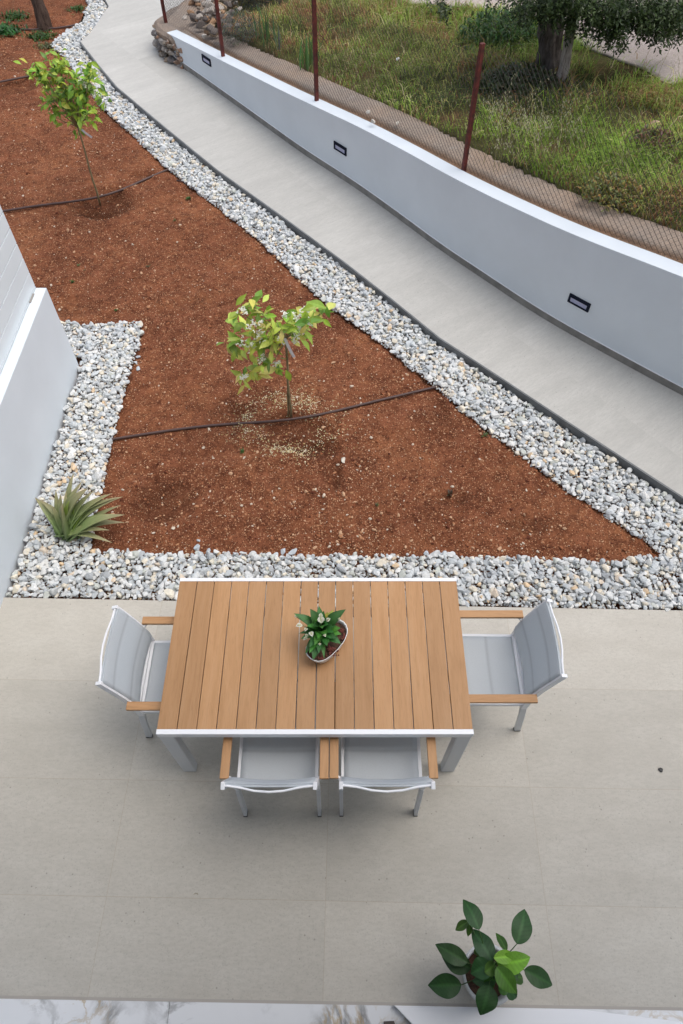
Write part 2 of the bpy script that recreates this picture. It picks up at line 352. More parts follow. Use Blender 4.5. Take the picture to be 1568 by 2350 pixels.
# dark edging strip between gravel and path
def strip(line, off0, off1, z0, z1, col=(1, 1, 1)):
    line = np.array(line, float); t_ = np.gradient(line, axis=0); t_ /= np.linalg.norm(t_, axis=1)[:, None]; n_ = np.stack([-t_[:, 1], t_[:, 0]], 1)
    a = line + n_ * off0; b = line + n_ * off1; mb = MB(); k = len(line)
    vs = [(*a[i], z0 if np.isscalar(z0) else z0[i]) for i in range(k)] + [(*b[i], z0 if np.isscalar(z0) else z0[i]) for i in range(k)]
    vs += [(*a[i], z1 if np.isscalar(z1) else z1[i]) for i in range(k)] + [(*b[i], z1 if np.isscalar(z1) else z1[i]) for i in range(k)]
    fs = []
    for i in range(k - 1):
        fs += [(i, i + 1, 2 * k + i + 1, 2 * k + i), (k + i, 3 * k + i, 3 * k + i + 1, k + i + 1), (2 * k + i, 2 * k + i + 1, 3 * k + i + 1, 3 * k + i), (i, k + i, k + i + 1, i + 1)]
    fs += [(0, 2 * k, 3 * k, k), (k - 1, 2 * k - 1, 4 * k - 1, 3 * k - 1)]
    return mb.add(vs, fs, col)
el = resample([pathLfull[2]] + pathL, .15)
strip(el, .004, .020, -.3, ZP + .006).build('path_edging', M['edging'], label='dark grey edging strip between the gravel and the garden path', cat='edging')

# ---- soil
soil_px = [(150, 738), (235, 744), (318, 742), (322, 765), (312, 800), (290, 870), (268, 940), (250, 1010), (240, 1070), (232, 1120), (215, 1180), (200, 1262), (350, 1270), (500, 1268), (700, 1276), (960, 1275),
           (1150, 1276), (1300, 1286), (1420, 1286), (1522, 1278), (1505, 1255), (1480, 1230), (1420, 1195), (1370, 1160), (1290, 1110), (1180, 1028), (1060, 935), (1000, 882), (950, 845), (880, 785), (790, 722), (740, 683),
           (650, 600), (560, 515), (470, 448), (380, 380), (300, 300), (235, 245), (190, 185), (150, 130), (118, 103), (150, 72), (190, 48), (203, 12), (190, -20)]
soilP = [P(x, y)[:2] for x, y in soil_px] + [(-5.0, 15.5), (-5.2, 30), (-40, 30), (-40, 5.15)]
pits = [(P(680, 985)[:2], .33, .22, .06, .72), (P(235, 462)[:2], .36, .30, .075, .62), (P(30, 192)[:2], .3, .25, .06, .7), (P(735, 1025)[:2], .2, .1, .04, .75), (P(215, 478)[:2], .2, .14, .02, .75), (P(372, 1150)[:2], .26, .22, .008, .62), (P(1218, 1202)[:2], .22, .09, .0, .72), (P(545, 935)[:2], .12, .07, .03, .8), (P(1010, 945)[:2], .10, .16, .02, .85), (P(770, 1085)[:2], .05, .16, .03, .72), (P(330, 395)[:2], .16, .06, .03, .75), (P(460, 690)[:2], .3, .12, .012, .86), (P(1035, 1140)[:2], .14, .08, .02, .75), (P(160, 700)[:2], .25, .15, .01, .88)]
def soil_z(x, y):
    z = -.035 + .035 * (fbm(x, y, .9, 3, 3) - .5) + .030 * (fbm(x, y, 7, 4, 5, .6) - .5) + .02 * (fbm(x, y, 26, 2, 8) - .5)
    for (cx, cy), rx, ry, dp, _ in pits:
        q = np.hypot((x - cx) / rx, (y - cy) / ry) + .35 * (fbm(x, y, 6, 3, 12) - .5); z = z - dp * (1 - np.clip((q - .55) / .5, 0, 1)) + .012 * np.exp(-((q - 1.25) / .25) ** 2)
    return z
def soil_col(x, y):
    c = np.ones((len(x), 3))
    for (cx, cy), rx, ry, _, dk in pits:
        q = np.hypot((x - cx) / rx, (y - cy) / ry) + .5 * (fbm(x, y, 5, 3, 12) - .5); k = 1 - np.clip((q - .75) / .35, 0, 1)
        c *= 1 - ((1 - dk) * k)[:, None]
    return c
xs = np.concatenate([np.arange(-12, -5, .12), np.arange(-5, 3.6, .03)]); ys = np.concatenate([np.arange(2.0, 13.2, .03), np.arange(13.2, 22, .15)])
X, Y = np.meshgrid(xs, ys); Xf, Yf = X.ravel(), Y.ravel(); Z = soil_z(Xf, Yf)
inG = pip(Xf, Yf, soilP); dS = pdist(Xf, Yf, soilP); Z = np.where(inG, Z, -.06 - np.minimum(dS, .1) * .3)
nx = len(xs); idx = np.arange(len(Xf)).reshape(len(ys), nx)
Fq = np.stack([idx[:-1, :-1], idx[:-1, 1:], idx[1:, 1:], idx[1:, :-1]], -1).reshape(-1, 4)
pathPoly = [tuple(p) for p in pathLfull] + [(-3, 19.5)] + pathR[::-1]
cx = Xf[Fq].mean(1); cy = Yf[Fq].mean(1)
keep = ~(pip(cx, cy, pathPoly) & (pdist(cx, cy, pathPoly) > .08)) & ~((cx > 0) & (pdist(cx, cy, pathPoly) > .1) & (cy > np.interp(cx, np.array(pathLfull)[:15, 0][::-1], np.array(pathLfull)[:15, 1][::-1])))
keep &= ~((cx > -4) & (cy > 12))
Fq = Fq[keep]; used = np.unique(Fq); re = -np.ones(len(Xf), int); re[used] = np.arange(len(used))
me = npmesh('soil', np.stack([Xf, Yf, Z], 1)[used], re[Fq], 4, soil_col(Xf[used], Yf[used]), True)
link('soil', me, M['soil'], kind='structure')

# ---- icosphere stones
def ico():
    t = (1 + 5 ** .5) / 2; v = [(-1, t, 0), (1, t, 0), (-1, -t, 0), (1, -t, 0), (0, -1, t), (0, 1, t), (0, -1, -t), (0, 1, -t), (t, 0, -1), (t, 0, 1), (-t, 0, -1), (-t, 0, 1)]
    f = [(0, 11, 5), (0, 5, 1), (0, 1, 7), (0, 7, 10), (0, 10, 11), (1, 5, 9), (5, 11, 4), (11, 10, 2), (10, 7, 6), (7, 1, 8), (3, 9, 4), (3, 4, 2), (3, 2, 6), (3, 6, 8), (3, 8, 9), (4, 9, 5), (2, 4, 11), (6, 2, 10), (8, 6, 7), (9, 8, 1)]
    v = np.array(v, float); v /= np.linalg.norm(v, axis=1)[:, None]; return v, np.array(f)
def subdiv(v, f):
    v = list(map(tuple, v)); c = {}; out = []
    def mid(a, b):
        k = (min(a, b), max(a, b))
        if k not in c: q = (np.array(v[a]) + np.array(v[b])); q /= np.linalg.norm(q); v.append(tuple(q)); c[k] = len(v) - 1
        return c[k]
    for a, b, d in f:
        x, y, z = mid(a, b), mid(b, d), mid(d, a); out += [(a, x, z), (b, y, x), (d, z, y), (x, y, z)]
    return np.array(v), np.array(out)
I0 = ico(); I1 = subdiv(*I0); I2 = subdiv(*I1)
def rock(base, r, ncut=9, cut=(.42, .82), jit=.05):
    v = base[0].copy() * (1 + r.normal(0, jit, (len(base[0]), 1)))
    for _ in range(ncut):
        n = r.normal(size=3); n /= np.linalg.norm(n); d = r.uniform(*cut); k = v @ n - d; v -= np.clip(k, 0, None)[:, None] * n
    return v
def rotm(r, n):
    q = r.normal(size=(n, 4)); q /= np.linalg.norm(q, axis=1)[:, None]; w_, x, y, z = q.T
    return np.stack([1 - 2 * (y * y + z * z), 2 * (x * y - z * w_), 2 * (x * z + y * w_), 2 * (x * y + z * w_), 1 - 2 * (x * x + z * z), 2 * (y * z - x * w_), 2 * (x * z - y * w_), 2 * (y * z + x * w_), 1 - 2 * (x * x + y * y)], 1).reshape(n, 3, 3)
def rocks_mesh(name, pos, size, cols, r, base=I1, nvar=24, flat=(.5, .8), tilt=.35, smooth=False):
    var = np.array([rock(base, r) for _ in range(nvar)]); n = len(pos); k = r.integers(0, nvar, n)
    V = var[k]                                     # n, m, 3
    sx = np.stack([r.uniform(.85, 1.35, n), r.uniform(.7, 1.0, n), r.uniform(*flat, n)], 1)
    V = np.einsum('nij,nmj->nmi', rotm(r, n), V) * sx[:, None, :]
    a = r.uniform(0, 6.28, n); tx = r.normal(0, tilt, n); ca, sa = np.cos(a), np.sin(a); ct, st = np.cos(tx), np.sin(tx)
    Rt = np.zeros((n, 3, 3)); Rt[:, 0, 0] = ca; Rt[:, 0, 1] = -sa * ct; Rt[:, 0, 2] = sa * st; Rt[:, 1, 0] = sa; Rt[:, 1, 1] = ca * ct; Rt[:, 1, 2] = -ca * st; Rt[:, 2, 1] = st; Rt[:, 2, 2] = ct
    V = np.einsum('nij,nmj->nmi', Rt, V) * size[:, None, None] + pos[:, None, :]
    m_ = V.shape[1]; Fc = (base[1][None] + (np.arange(n) * m_)[:, None, None]).reshape(-1, 3)
    return npmesh(name, V.reshape(-1, 3), Fc, 3, np.repeat(cols, m_, 0), smooth)
PAL = np.array([(.48, .52, .55), (.56, .585, .60), (.66, .67, .665), (.39, .42, .45), (.66, .61, .51), (.62, .46, .29), (.48, .51, .48), (.60, .62, .63), (.63, .54, .44)])
PW = np.array([.24, .2, .14, .11, .11, .02, .05, .11, .02])
def pick(r, n): return np.minimum(PAL[r.choice(len(PAL), n, p=PW / PW.sum())] * r.uniform(.98, 1.24, (n, 1)) * np.array([1.02, 1.0, .965]), .80)
gx, gy = [], []
sp = .037; k = 0
for yy in np.arange(2.0, 15.4, sp * .87):
    a = np.arange(-6.0, 3.6, sp) + (sp / 2 if k % 2 else 0); k += 1
    gx.append(a); gy.append(np.full(len(a), yy))
gx = np.concatenate(gx); gy = np.concatenate(gy); gx = gx + rng.normal(0, .007, len(gx)); gy = gy + rng.normal(0, .007, len(gy))
def in_gravel(x, y, m_=0.0):
    yy = np.array([ey(0)]) + (x - 0) * ed[1]
    a = (y > yy + .018) & ~pip(x, y, pathPoly) & (pdist(x, y, pathPoly) > .022)
    a &= ~(pip(x, y, soilP) & (pdist(x, y, soilP) > .004 + m_ + .045 * np.clip(fbm(x, y, 9, 2, 44) - .35, 0, 1)))
    pr_ = np.interp(y, np.array(pathLfull)[:, 1], np.array(pathLfull)[:, 0])
    a &= x < pr_ + .3
    a &= ~((x < -2.31) & (y < 4.66)) & (x > -5.6)
    return a
g = in_gravel(gx, gy); gx, gy = gx[g], gy[g]
sz = rng.lognormal(math.log(.0222), .28, len(gx)).clip(.013, .037)
z0 = -.016 + .012 * fbm(gx, gy, 3, 2, 4) + rng.uniform(-.006, .008, len(gx))
g2 = rng.random(len(gx)) < .42; x2 = gx[g2] + rng.normal(0, .012, g2.sum()); y2 = gy[g2] + rng.normal(0, .012, g2.sum()); o2 = in_gravel(x2, y2)
x2, y2 = x2[o2], y2[o2]; s2 = rng.lognormal(math.log(.022), .32, len(x2)).clip(.012, .042)
fx, fy = np.meshgrid(np.arange(-5.6, 3.4, .021), np.arange(2.0, 15.3, .021)); fx = fx.ravel() + rng.normal(0, .005, fx.size); fy = fy.ravel() + rng.normal(0, .005, fy.size)
gf = in_gravel(fx, fy); fx, fy = fx[gf], fy[gf]; sf = rng.lognormal(math.log(.0135), .2, len(fx))
link('gravel', rocks_mesh('gravel', np.stack([fx, fy, np.full(len(fx), -.024) + rng.uniform(-.006, .006, len(fx))], 1), sf, pick(rng, len(fx)), rng, I0), M['gravel'], kind='stuff', label='finer grey chippings filling between the larger gravel stones', cat='gravel')
pos = np.concatenate([np.stack([gx, gy, z0], 1), np.stack([x2, y2, np.full(len(x2), .006) + rng.uniform(-.005, .008, len(x2))], 1)])
link('gravel', rocks_mesh('gravel', pos, np.concatenate([sz, s2]), pick(rng, len(pos)), rng), M['gravel'], kind='stuff', label='light grey and cream gravel bordering the red soil', cat='gravel')
# bed under the stones
strip_dark = MB(); strip_dark.box(-6, 3.4, 2.0, 2.0001, -.4, -.39)
# loose stones lying on the soil
loose = [((300, 767), .030, 1), ((318, 789), .026, 1), ((318, 845), .024, 0), ((317, 820), .028, 0), ((312, 832), .020, 0), ((453, 1256), .030, 0), ((478, 1264), .022, 0), ((456, 1240), .014, 0), ((650, 1262), .030, 0), ((672, 1266), .034, 0), ((978, 1270), .022, 0), ((787, 1056), .030, 4), ((121, 765), .018, 0), ((1265, 1075), .016, 4), ((62, 1250), .01, 0)][:14]
names = ['pale stone strayed furthest up beside the left gravel corner', 'small cream stone beside the top right corner of the left gravel', 'grey stone lowest of the three strays right of the left gravel', 'grey stone highest of the strays right of the left gravel edge', 'small stone between two strays right of the left gravel edge', 'larger pale stone on the soil above the front gravel right of the aloe',
         'small pale stone right of the larger stray right of the aloe', 'tiny stone on the soil above two strays right of the aloe', 'left stone of the pair on the soil edge above the table back', 'right larger stone of the pair on the soil edge above the table back', 'lone grey stone on the soil edge above the right table end', 'flat cream stone on the soil below the near citrus tree', 'tiny grey stone on the upper left soil beside the slatted screen', 'small cream stone on the soil near the right gravel']
for i, ((px, py), s_, ci) in enumerate(loose):
    p = np.array(P(px, py, -.02)); p[2] = float(soil_z(np.array([p[0]]), np.array([p[1]]))[0]) + s_ * .3
    r2 = np.random.default_rng(100 + i)
    link('stone', rocks_mesh('stone', np.zeros((1, 3)), np.array([s_]), PAL[[ci]] * 1.05, r2, I2), M['gravel'], loc=tuple(p), label=names[i], cat='stone', group='loose stones strayed onto the red soil')

# clods and specks on the soil
n = 85000; cxp = rng.uniform(-5, 2.3, n); cyp = 2.5 + (rng.random(n) ** 1.5) * 9.5; k = pip(cxp, cyp, soilP) & ~((cxp < -2.3) & (cyp < 4.7)); cxp, cyp = cxp[k], cyp[k]
k = rng.random(len(cxp)) < .25 + 1.1 * fbm(cxp, cyp, 1.6, 3, 21) ** 2; cxp, cyp = cxp[k], cyp[k]
s_ = rng.lognormal(math.log(.0058), .5, len(cxp)).clip(.0028, .022)
cp = np.array([(.17, .06, .030), (.25, .10, .05), (.46, .29, .18), (.10, .033, .02), (.36, .18, .095), (.52, .44, .35)]); cc = 1.12 * cp[rng.choice(6, len(cxp), p=[.22, .24, .18, .10, .19, .07])]
link('soil_clods', rocks_mesh('soil_clods', np.stack([cxp, cyp, soil_z(cxp, cyp) + s_ * .25], 1), s_, cc, rng, I0), M['clod'], kind='stuff', label='small clods and pale grit scattered over the red soil', cat='soil clods')
# fallen petals round the near citrus tree
bx, by = P(672, 968)[:2]; pts = []
while len(pts) < 1500:
    a = rng.uniform(0, 6.28); q = rng.normal(.33, .085); x_ = bx + math.cos(a) * q * 1.12 - .02; y_ = by + math.sin(a) * q * .9
    dens = .15 + 1.4 * max(0, float(fbm(np.array([x_]), np.array([y_]), 7, 3, 33)[0]) - .42) * 3
    if a > 3.3 and a < 5.0: dens *= 1.6
    if rng.random() < dens: pts.append((x_, y_))
pts = np.array(pts); s_ = rng.uniform(.003, .0072, len(pts))
link('fallen_petals', rocks_mesh('fallen_petals', np.stack([pts[:, 0], pts[:, 1], soil_z(pts[:, 0], pts[:, 1]) + .004], 1), s_, np.array([(.62, .56, .34), (.72, .67, .48), (.5, .42, .2)])[rng.integers(0, 3, len(pts))], rng, I0, flat=(.15, .35), tilt=.5), M['clod'], kind='stuff', label='cream fallen petals ringed round the near citrus tree', cat='petals')

# ---- white garden wall with skirting and lights
def wallstrip(o0, o1, z0, z1): return strip(wl, o0, o1, z0, z1)
gw = empty('garden_wall', (float(wl[0][0]), float(wl[0][1]), 0), label='long white rendered wall rising along the right side of the path', cat='wall')
wallstrip(0, .16, ZP + .075, ztop).build('wall_body', M['white_plaster'], gw, bevel=.004)
wallstrip(-.002, .158, -.4, ZP + .0745).build('skirting', M['skirting'], gw, label='grey tile skirting along the foot of the white wall')
wallstrip(-.007, .05, ZP + .071, ZP + .077).build('skirting_trim', M['white_metal'], gw)
for (px, py), lab in (((470, 138), 'black framed step light in the white wall, at its far narrow end'), ((783, 340), 'black framed step light in the middle of the white wall'), ((1335, 694), 'black framed step light in the white wall, nearest the table')):
    best = None                                    # where that line of sight meets the wall face
    for i in range(len(wl)):
        q = PY(px, py, wl[i][1]); e = abs(q[0] - wl[i][0])
        if best is None or e < best[0]: best = (e, i, q[2])
    _, i, zc = best; t_ = tg[i]; n_ = -nrm[i]
    o = empty('wall_light', (float(wl[i][0]), float(wl[i][1]), zc), label=lab, cat='wall light', group='step lights let into the white wall')
    ax = Vector((t_[0], t_[1], 0)); nn = Vector((n_[0], n_[1], 0)); uz = Vector((0, 0, 1))
    def pt(a, z, d): return ax * a + uz * z + nn * d
    def pane(a0, a1, z0, z1, d0, d1):
        mb = MB(); mb.add([pt(a, z, d) for d in (d0, d1) for z in (z0, z1) for a in (a0, a1)], [(0, 2, 3, 1), (4, 5, 7, 6), (0, 1, 5, 4), (2, 6, 7, 3), (0, 4, 6, 2), (1, 3, 7, 5)]); return mb
    fr = MB()
    for q in ((-.106, .106, .014, .042, -.01, .012), (-.106, .106, -.042, -.030, -.01, .012), (-.106, -.088, -.0299, .0139, -.01, .012), (.082, .106, -.0299, .0139, -.01, .012)): 
        p_ = pane(*q); fr.add(p_.v, p_.f)
    fr.build('frame', M['black_frame'], o, loc=(0, 0, 0)); pane(-.0879, .0819, -.0299, .0139, -.01, .004).build('lens', M['lens'], o, loc=(0, 0, 0))

# ---- old concrete kerb wall behind it
def prof(offs_z, mat, name, parent, jitter=0, lo=0, hi=None, sub=1):
    L = wl[lo:hi]; N = nrm[lo:hi]; zt = ztop[lo:hi]; k = len(L); V = []; m_ = len(offs_z)
    for i in range(k):
        for (o, dz) in offs_z: V.append((L[i][0] + N[i][0] * o, L[i][1] + N[i][1] * o, zt[i] + dz))
    V = np.array(V)
    V[:, 2] += jitter * (fbm(V[:, 0], V[:, 1], 9, 3, 40) - .5) * np.tile([0 if j in (0, m_ - 1) else 1 for j in range(m_)], k)
    idx = np.arange(k * m_).reshape(k, m_); Fq = np.stack([idx[:-1, :-1], idx[:-1, 1:], idx[1:, 1:], idx[1:, :-1]], -1).reshape(-1, 4)[:, ::-1]
    return V, Fq
wl0, nrm0, zt0, tg0 = wl, nrm, ztop, tg
V, Fq = prof([(.162, -.7), (.162, -.045), (.19, -.05), (.23, -.045), (.25, -.03), (.27, .0), (.32, .0), (.38, .005), (.44, .01), (.50, .005), (.56, .0), (.60, -.02), (.61, -.6)], None, '', None, .022)
ow = empty('old_wall', (float(wl[0][0]), float(wl[0][1]), 0), label='weathered concrete topped old wall running behind the white wall', cat='wall')
tnt = np.ones((len(V), 3)); jj = np.tile(np.arange(13), len(wl)); tnt[jj <= 4] = (.85, .68, .55)
link('capping', npmesh('capping', V, Fq.ravel(), 4, tnt, True), M['kerb'], ow)
# rubble end of the old wall
top = [(389, 87), (372, 76), (358, 65), (354, 50), (362, 41), (376, 31), (399, 17), (425, 0), (452, -18), (520, -60), (585, -70), (520, -10), (470, 15), (466, 40), (490, 66), (516, 86), (519, 128)]
topW = [P(x, y, .36)[:2] for x, y in top]; ctr = np.mean(topW, 0)
cl = resample([(*p,) for p in topW + [topW[0]]], .07)[:-1]
rings = []
for f_, z_ in ((1.0, -.3), (1.0, .12), (1.01, .26), (1.0, .34), (.975, .375)):
    q = ctr + (cl - ctr) * 1.0; t_ = np.roll(cl, -1, 0) - np.roll(cl, 1, 0); t_ /= np.linalg.norm(t_, axis=1)[:, None] + 1e-9; nn_ = np.stack([t_[:, 1], -t_[:, 0]], 1)
    d = {-.3: -.045, .12: -.045, .26: -.01, .34: 0, .375: -.035}[z_]
    sgn = 1 if np.sum(nn_ * (cl - ctr)) > 0 else -1
    jt = .05 * (fbm(cl[:, 0] * 3 + z_ * 9, cl[:, 1] * 3, 3, 3, 51) - .5)
    q = cl + nn_ * sgn * (d + jt)[:, None]; rings.append(np.column_stack([q, np.full(len(q), z_) + .03 * (fbm(q[:, 0], q[:, 1], 5, 2, 9) - .5)]))
k = len(cl); V = np.concatenate(rings); Fs = []; nvv = []
for r_ in range(4):
    for i in range(k): Fs += [r_ * k + i, r_ * k + (i + 1) % k, (r_ + 1) * k + (i + 1) % k, (r_ + 1) * k + i]; nvv.append(4)
Fs += list(range(4 * k, 5 * k)); nvv.append(k)
tn = np.ones((len(V), 3)); tn[:3 * k] = (.75, .68, .62)
link('rounded_end', npmesh('rounded_end', V, Fs, nvv, tn, False), M['kerb'], ow)
# faced stones in the rounded end
pp = []; ss = []
for i in range(0, k, 1):
    a = cl[i]
    if a[0] < -1.9:
        for z_ in (.06, .17, .27): pp.append((a[0] + rng.normal(0, .015), a[1] + rng.normal(0, .01), z_ + rng.normal(0, .015))); ss.append(rng.uniform(.04, .075))
cols = np.array([(.20, .16, .12), (.28, .20, .13), (.34, .30, .26), (.13, .11, .10), (.30, .17, .10)])[rng.integers(0, 5, len(pp))]
link('rubble_face', rocks_mesh('rubble_face', np.array(pp), np.array(ss), cols, rng, I2, smooth=False), M['gravel'], ow)

# ---- meadow
grad = np.array([.62, -.78]) * .083
def mead_z(x, y):
    z = .385 + (x + 2.4) * grad[0] + (y - 10.74) * grad[1]
    z = np.clip(z, .25, 1.6)
    return z + .10 * (fbm(x, y, .7, 3, 60) - .5) + .05 * (fbm(x, y, 3, 3, 61) - .5) - .01
def G(px, py):
    z = .7
    for _ in range(12):
        p = P(px, py, z); z = float(mead_z(np.array([p[0]]), np.array([p[1]]))[0])
    return (p[0], p[1], z)
bl = wl + nrm * .50
mpoly = [tuple(p) for p in bl[::-1]] + [P(x, y, .36)[:2] for x, y in [(505, 80), (480, 58), (476, 20), (520, 0), (585, -60)]] + [(2.5, 20), (3, 40), (39, 59), (60, 60), (60, -6), (7, 0)]
xs = np.concatenate([np.arange(-3, 7.6, .06), np.arange(7.6, 40, .8)]); ys = np.concatenate([np.arange(.2, 14.5, .06), np.arange(14.5, 60, .8)])
X, Y = np.meshgrid(xs, ys); Xf, Yf = X.ravel(), Y.ravel(); Z = mead_z(Xf, Yf); dm = pdist(Xf, Yf, mpoly)
ins = pip(Xf, Yf, mpoly); Z = np.where(ins, Z - .03 * np.exp(-dm / .15), -.6)
nx = len(xs); idx = np.arange(len(Xf)).reshape(len(ys), nx)
Fq = np.stack([idx[:-1, :-1], idx[:-1, 1:], idx[1:, 1:], idx[1:, :-1]], -1).reshape(-1, 4); Fq = Fq[ins[Fq].any(1)]
used = np.unique(Fq); re = -np.ones(len(Xf), int); re[used] = np.arange(len(used))
link('meadow', npmesh('meadow', np.stack([Xf, Yf, Z], 1)[used], re[Fq], 4, None, True), M['meadow'], kind='structure')
# dirt road beyond the grass, its own sheet riding just above the ground
re_ = [G(x, y)[:2] for x, y in [(560, -40), (860, -8), (960, 12), (1060, 22), (1180, 32), (1240, 48), (1320, 100), (1400, 140), (1480, 165), (1568, 205)]]
road_in = np.array(re_ + [(5.0, 7.0), (7.5, 5.4), (11, 3.0), (18, -1)])
rl = resample(road_in, .12); t_ = np.gradient(rl, axis=0); t_ /= np.linalg.norm(t_, axis=1)[:, None]
for _ in range(20): rl[1:-1] = (rl[:-2] + rl[2:] + 2 * rl[1:-1]) / 4
jt = .25 * (fbm(rl[:, 0], rl[:, 1], 1.3, 3, 70) - .5)
V = []; K = 26
for j in range(K):
    o = (j / (K - 1)) ** 1.5 * 4.2; q = rl + np.array([.55, .835]) * (o + (jt if j == 0 else 0)[:, None] if j == 0 else o)
    V.append(np.column_stack([q, mead_z(q[:, 0], q[:, 1]) + (.016 if j else -.02)]))
V = np.array(V); k = len(rl); idx = np.arange(K * k).reshape(K, k); Fq = np.stack([idx[:-1, :-1], idx[:-1, 1:], idx[1:, 1:], idx[1:, :-1]], -1).reshape(-1, 4)
link('dirt_road', npmesh('dirt_road', V.reshape(-1, 3), Fq.ravel(), 4, None, True), M['road'], kind='structure')
roadpoly = [tuple(p) for p in rl] + [tuple(p + np.array([.55, .835]) * 4.2) for p in rl[::-1]]

# grass
def blades(name, X, Y, Zb, Hh, Wd, cols, lean, r, **k):
    n = len(X); a = r.uniform(0, 6.28, n); dx = np.cos(a); dy = np.sin(a); b = a + r.normal(1.57, .5, n); lx = np.cos(b) * lean * Hh; ly = np.sin(b) * lean * Hh
    V = np.zeros((n, 5, 3)); w2 = Wd / 2
    V[:, 0] = np.stack([X - dx * w2, Y - dy * w2, Zb - .02], 1); V[:, 1] = np.stack([X + dx * w2, Y + dy * w2, Zb - .02], 1)
    mx = X + lx * .35; my = Y + ly * .35; mz = Zb + Hh * .6
    V[:, 2] = np.stack([mx + dx * w2 * .8, my + dy * w2 * .8, mz], 1); V[:, 3] = np.stack([mx - dx * w2 * .8, my - dy * w2 * .8, mz], 1)
    V[:, 4] = np.stack([X + lx, Y + ly, Zb + Hh * (1 - .25 * lean)], 1)
    base = (np.arange(n) * 5)[:, None]; Fq = np.concatenate([base + [0, 1, 2, 3], base + [3, 2, 4]], 1)
    nv = np.tile([4, 3], n)
    c = np.repeat(cols, 5, 0)
    return link(name, npmesh(name, V.reshape(-1, 3), Fq.ravel(), nv, c, False), M['grass'], **k)
n = 260000; x = rng.uniform(-2.2, 7.2, n); y = rng.uniform(4.2, 13.4, n)
dep = y * C_ + (CH - .7) * S_; uu = np.abs(x) / dep; k = pip(x, y, mpoly) & (uu < .62) & (pdist(x, y, mpoly) > .05)
x, y = x[k], y[k]; inr = pip(x, y, roadpoly); dr = pdist(x, y, [tuple(p) for p in rl], False); k = ~(inr & (rng.random(len(x)) > .5 * np.exp(-dr / .07))); x, y = x[k], y[k]
f1 = fbm(x, y, .75, 4, 80); f2 = fbm(x, y, 2.6, 3, 81); f3 = fbm(x, y, .5, 3, 83)
k = rng.random(len(x)) < np.clip(.5 + 4.5 * (f2 - .45), .06, 1); x, y, f1, f2, f3 = x[k], y[k], f1[k], f2[k], f3[k]
GP = dict(gr=(.30, .40, .09), lg=(.44, .52, .12), ol=(.54, .49, .19), st=(.74, .64, .38), br=(.50, .27, .14), dk=(.10, .15, .045))
cg = np.empty((len(x), 3)); rr = rng.random(len(x))
left = np.clip((2.2 - x) / 3.5, 0, 1)                # drier, redder weeds towards the far left
pst = np.clip(.10 + 1.2 * (f1 - .5) + .12 * left, .04, .5); pbr = np.clip(.03 + 3.2 * (f2 - .52) * (.25 + left) + .14 * left, 0, .75); pdk = np.clip(.16 + 1.2 * (.45 - f1), .05, .4)
cg[:] = GP['gr']; q = rr; cg[q < .35] = GP['lg']; cg[(q > .35) & (q < .6)] = GP['ol']
q = rng.random(len(x)); cg[q < pdk] = GP['dk']; q = rng.random(len(x)); cg[q < pst] = GP['st']; q = rng.random(len(x)); cg[q < pbr] = GP['br']
z1_ = np.clip(1 - np.hypot((x - 1.75) / 1.5, (y - 7.9) / 1.0), 0, 1); cg[rng.random(len(x)) < z1_ * 1.1] = (.07, .10, .035)      # blades coloured darker round the olive
bare = fbm(x, y, 1.1, 3, 95); q = rng.random(len(x)) < np.clip((bare - .50) * 5, 0, .8) * (.35 + .65 * left); cg[q] = np.array([(.42, .20, .10), (.50, .33, .17), (.30, .15, .08)])[rng.integers(0, 3, q.sum())]
lush = np.clip((f1 - .44) * 5, 0, 1) * (1 - left); cg[(rng.random(len(x)) < lush * .75)] = (.36, .54, .09)
cg *= rng.uniform(.6, 1.3, (len(x), 1)) * (.7 + .6 * np.clip((fbm(x, y, 1.8, 3, 90) - .3) * 2, 0, 1))[:, None]
Hh = rng.uniform(.03, .10, len(x)) * (.6 + 1.6 * f3) ; tall = rng.random(len(x)) < .05; Hh[tall] *= 1.9
de = pdist(x, y, mpoly); Hh *= np.clip(.45 + de * 1.2, .45, 1)
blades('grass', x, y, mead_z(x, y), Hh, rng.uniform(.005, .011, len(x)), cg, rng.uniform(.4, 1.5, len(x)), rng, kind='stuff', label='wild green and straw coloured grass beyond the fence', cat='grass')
# wild oats
mb = MB()
for i in range(75):
    px = rng.choice([rng.normal(1210, 60), rng.uniform(1110, 1310), rng.uniform(1450, 1568)], p=[.55, .3, .15]); py = rng.normal(345, 25) if px < 1400 else rng.uniform(150, 260)
    g0 = Vector(G(px, py)); h_ = rng.uniform(.28, .5); le = Vector((rng.normal(0, .10), rng.normal(0, .08), 0)); c_ = Vector((.42, .38, .2)) * rng.uniform(.8, 1.2)
    pts = [g0 + Vector((0, 0, h_ * t)) + le * t * t for t in (0, .4, .75, 1)]; mb.tube(pts, [.0018, .0016, .0012, .0008], 4, tuple(c_))
    for j in range(10):
        t = rng.uniform(.62, 1); p = g0 + Vector((0, 0, h_ * t)) + le * t * t + Vector((rng.normal(0, .022), rng.normal(0, .022), rng.normal(-.005, .01))); s_ = rng.uniform(.007, .012)
        mb.add([p + Vector((-s_ * .4, 0, 0)), p + Vector((0, 0, s_)), p + Vector((s_ * .4, s_ * .3, 0)), p - Vector((0, s_ * .3, s_))], [(0, 1, 2, 3)], (.62, .58, .40))
mb.build('wild_oats', M['grass'], kind='stuff', label='pale dry wild oat stalks standing in the grass by the fence', cat='wild oats')

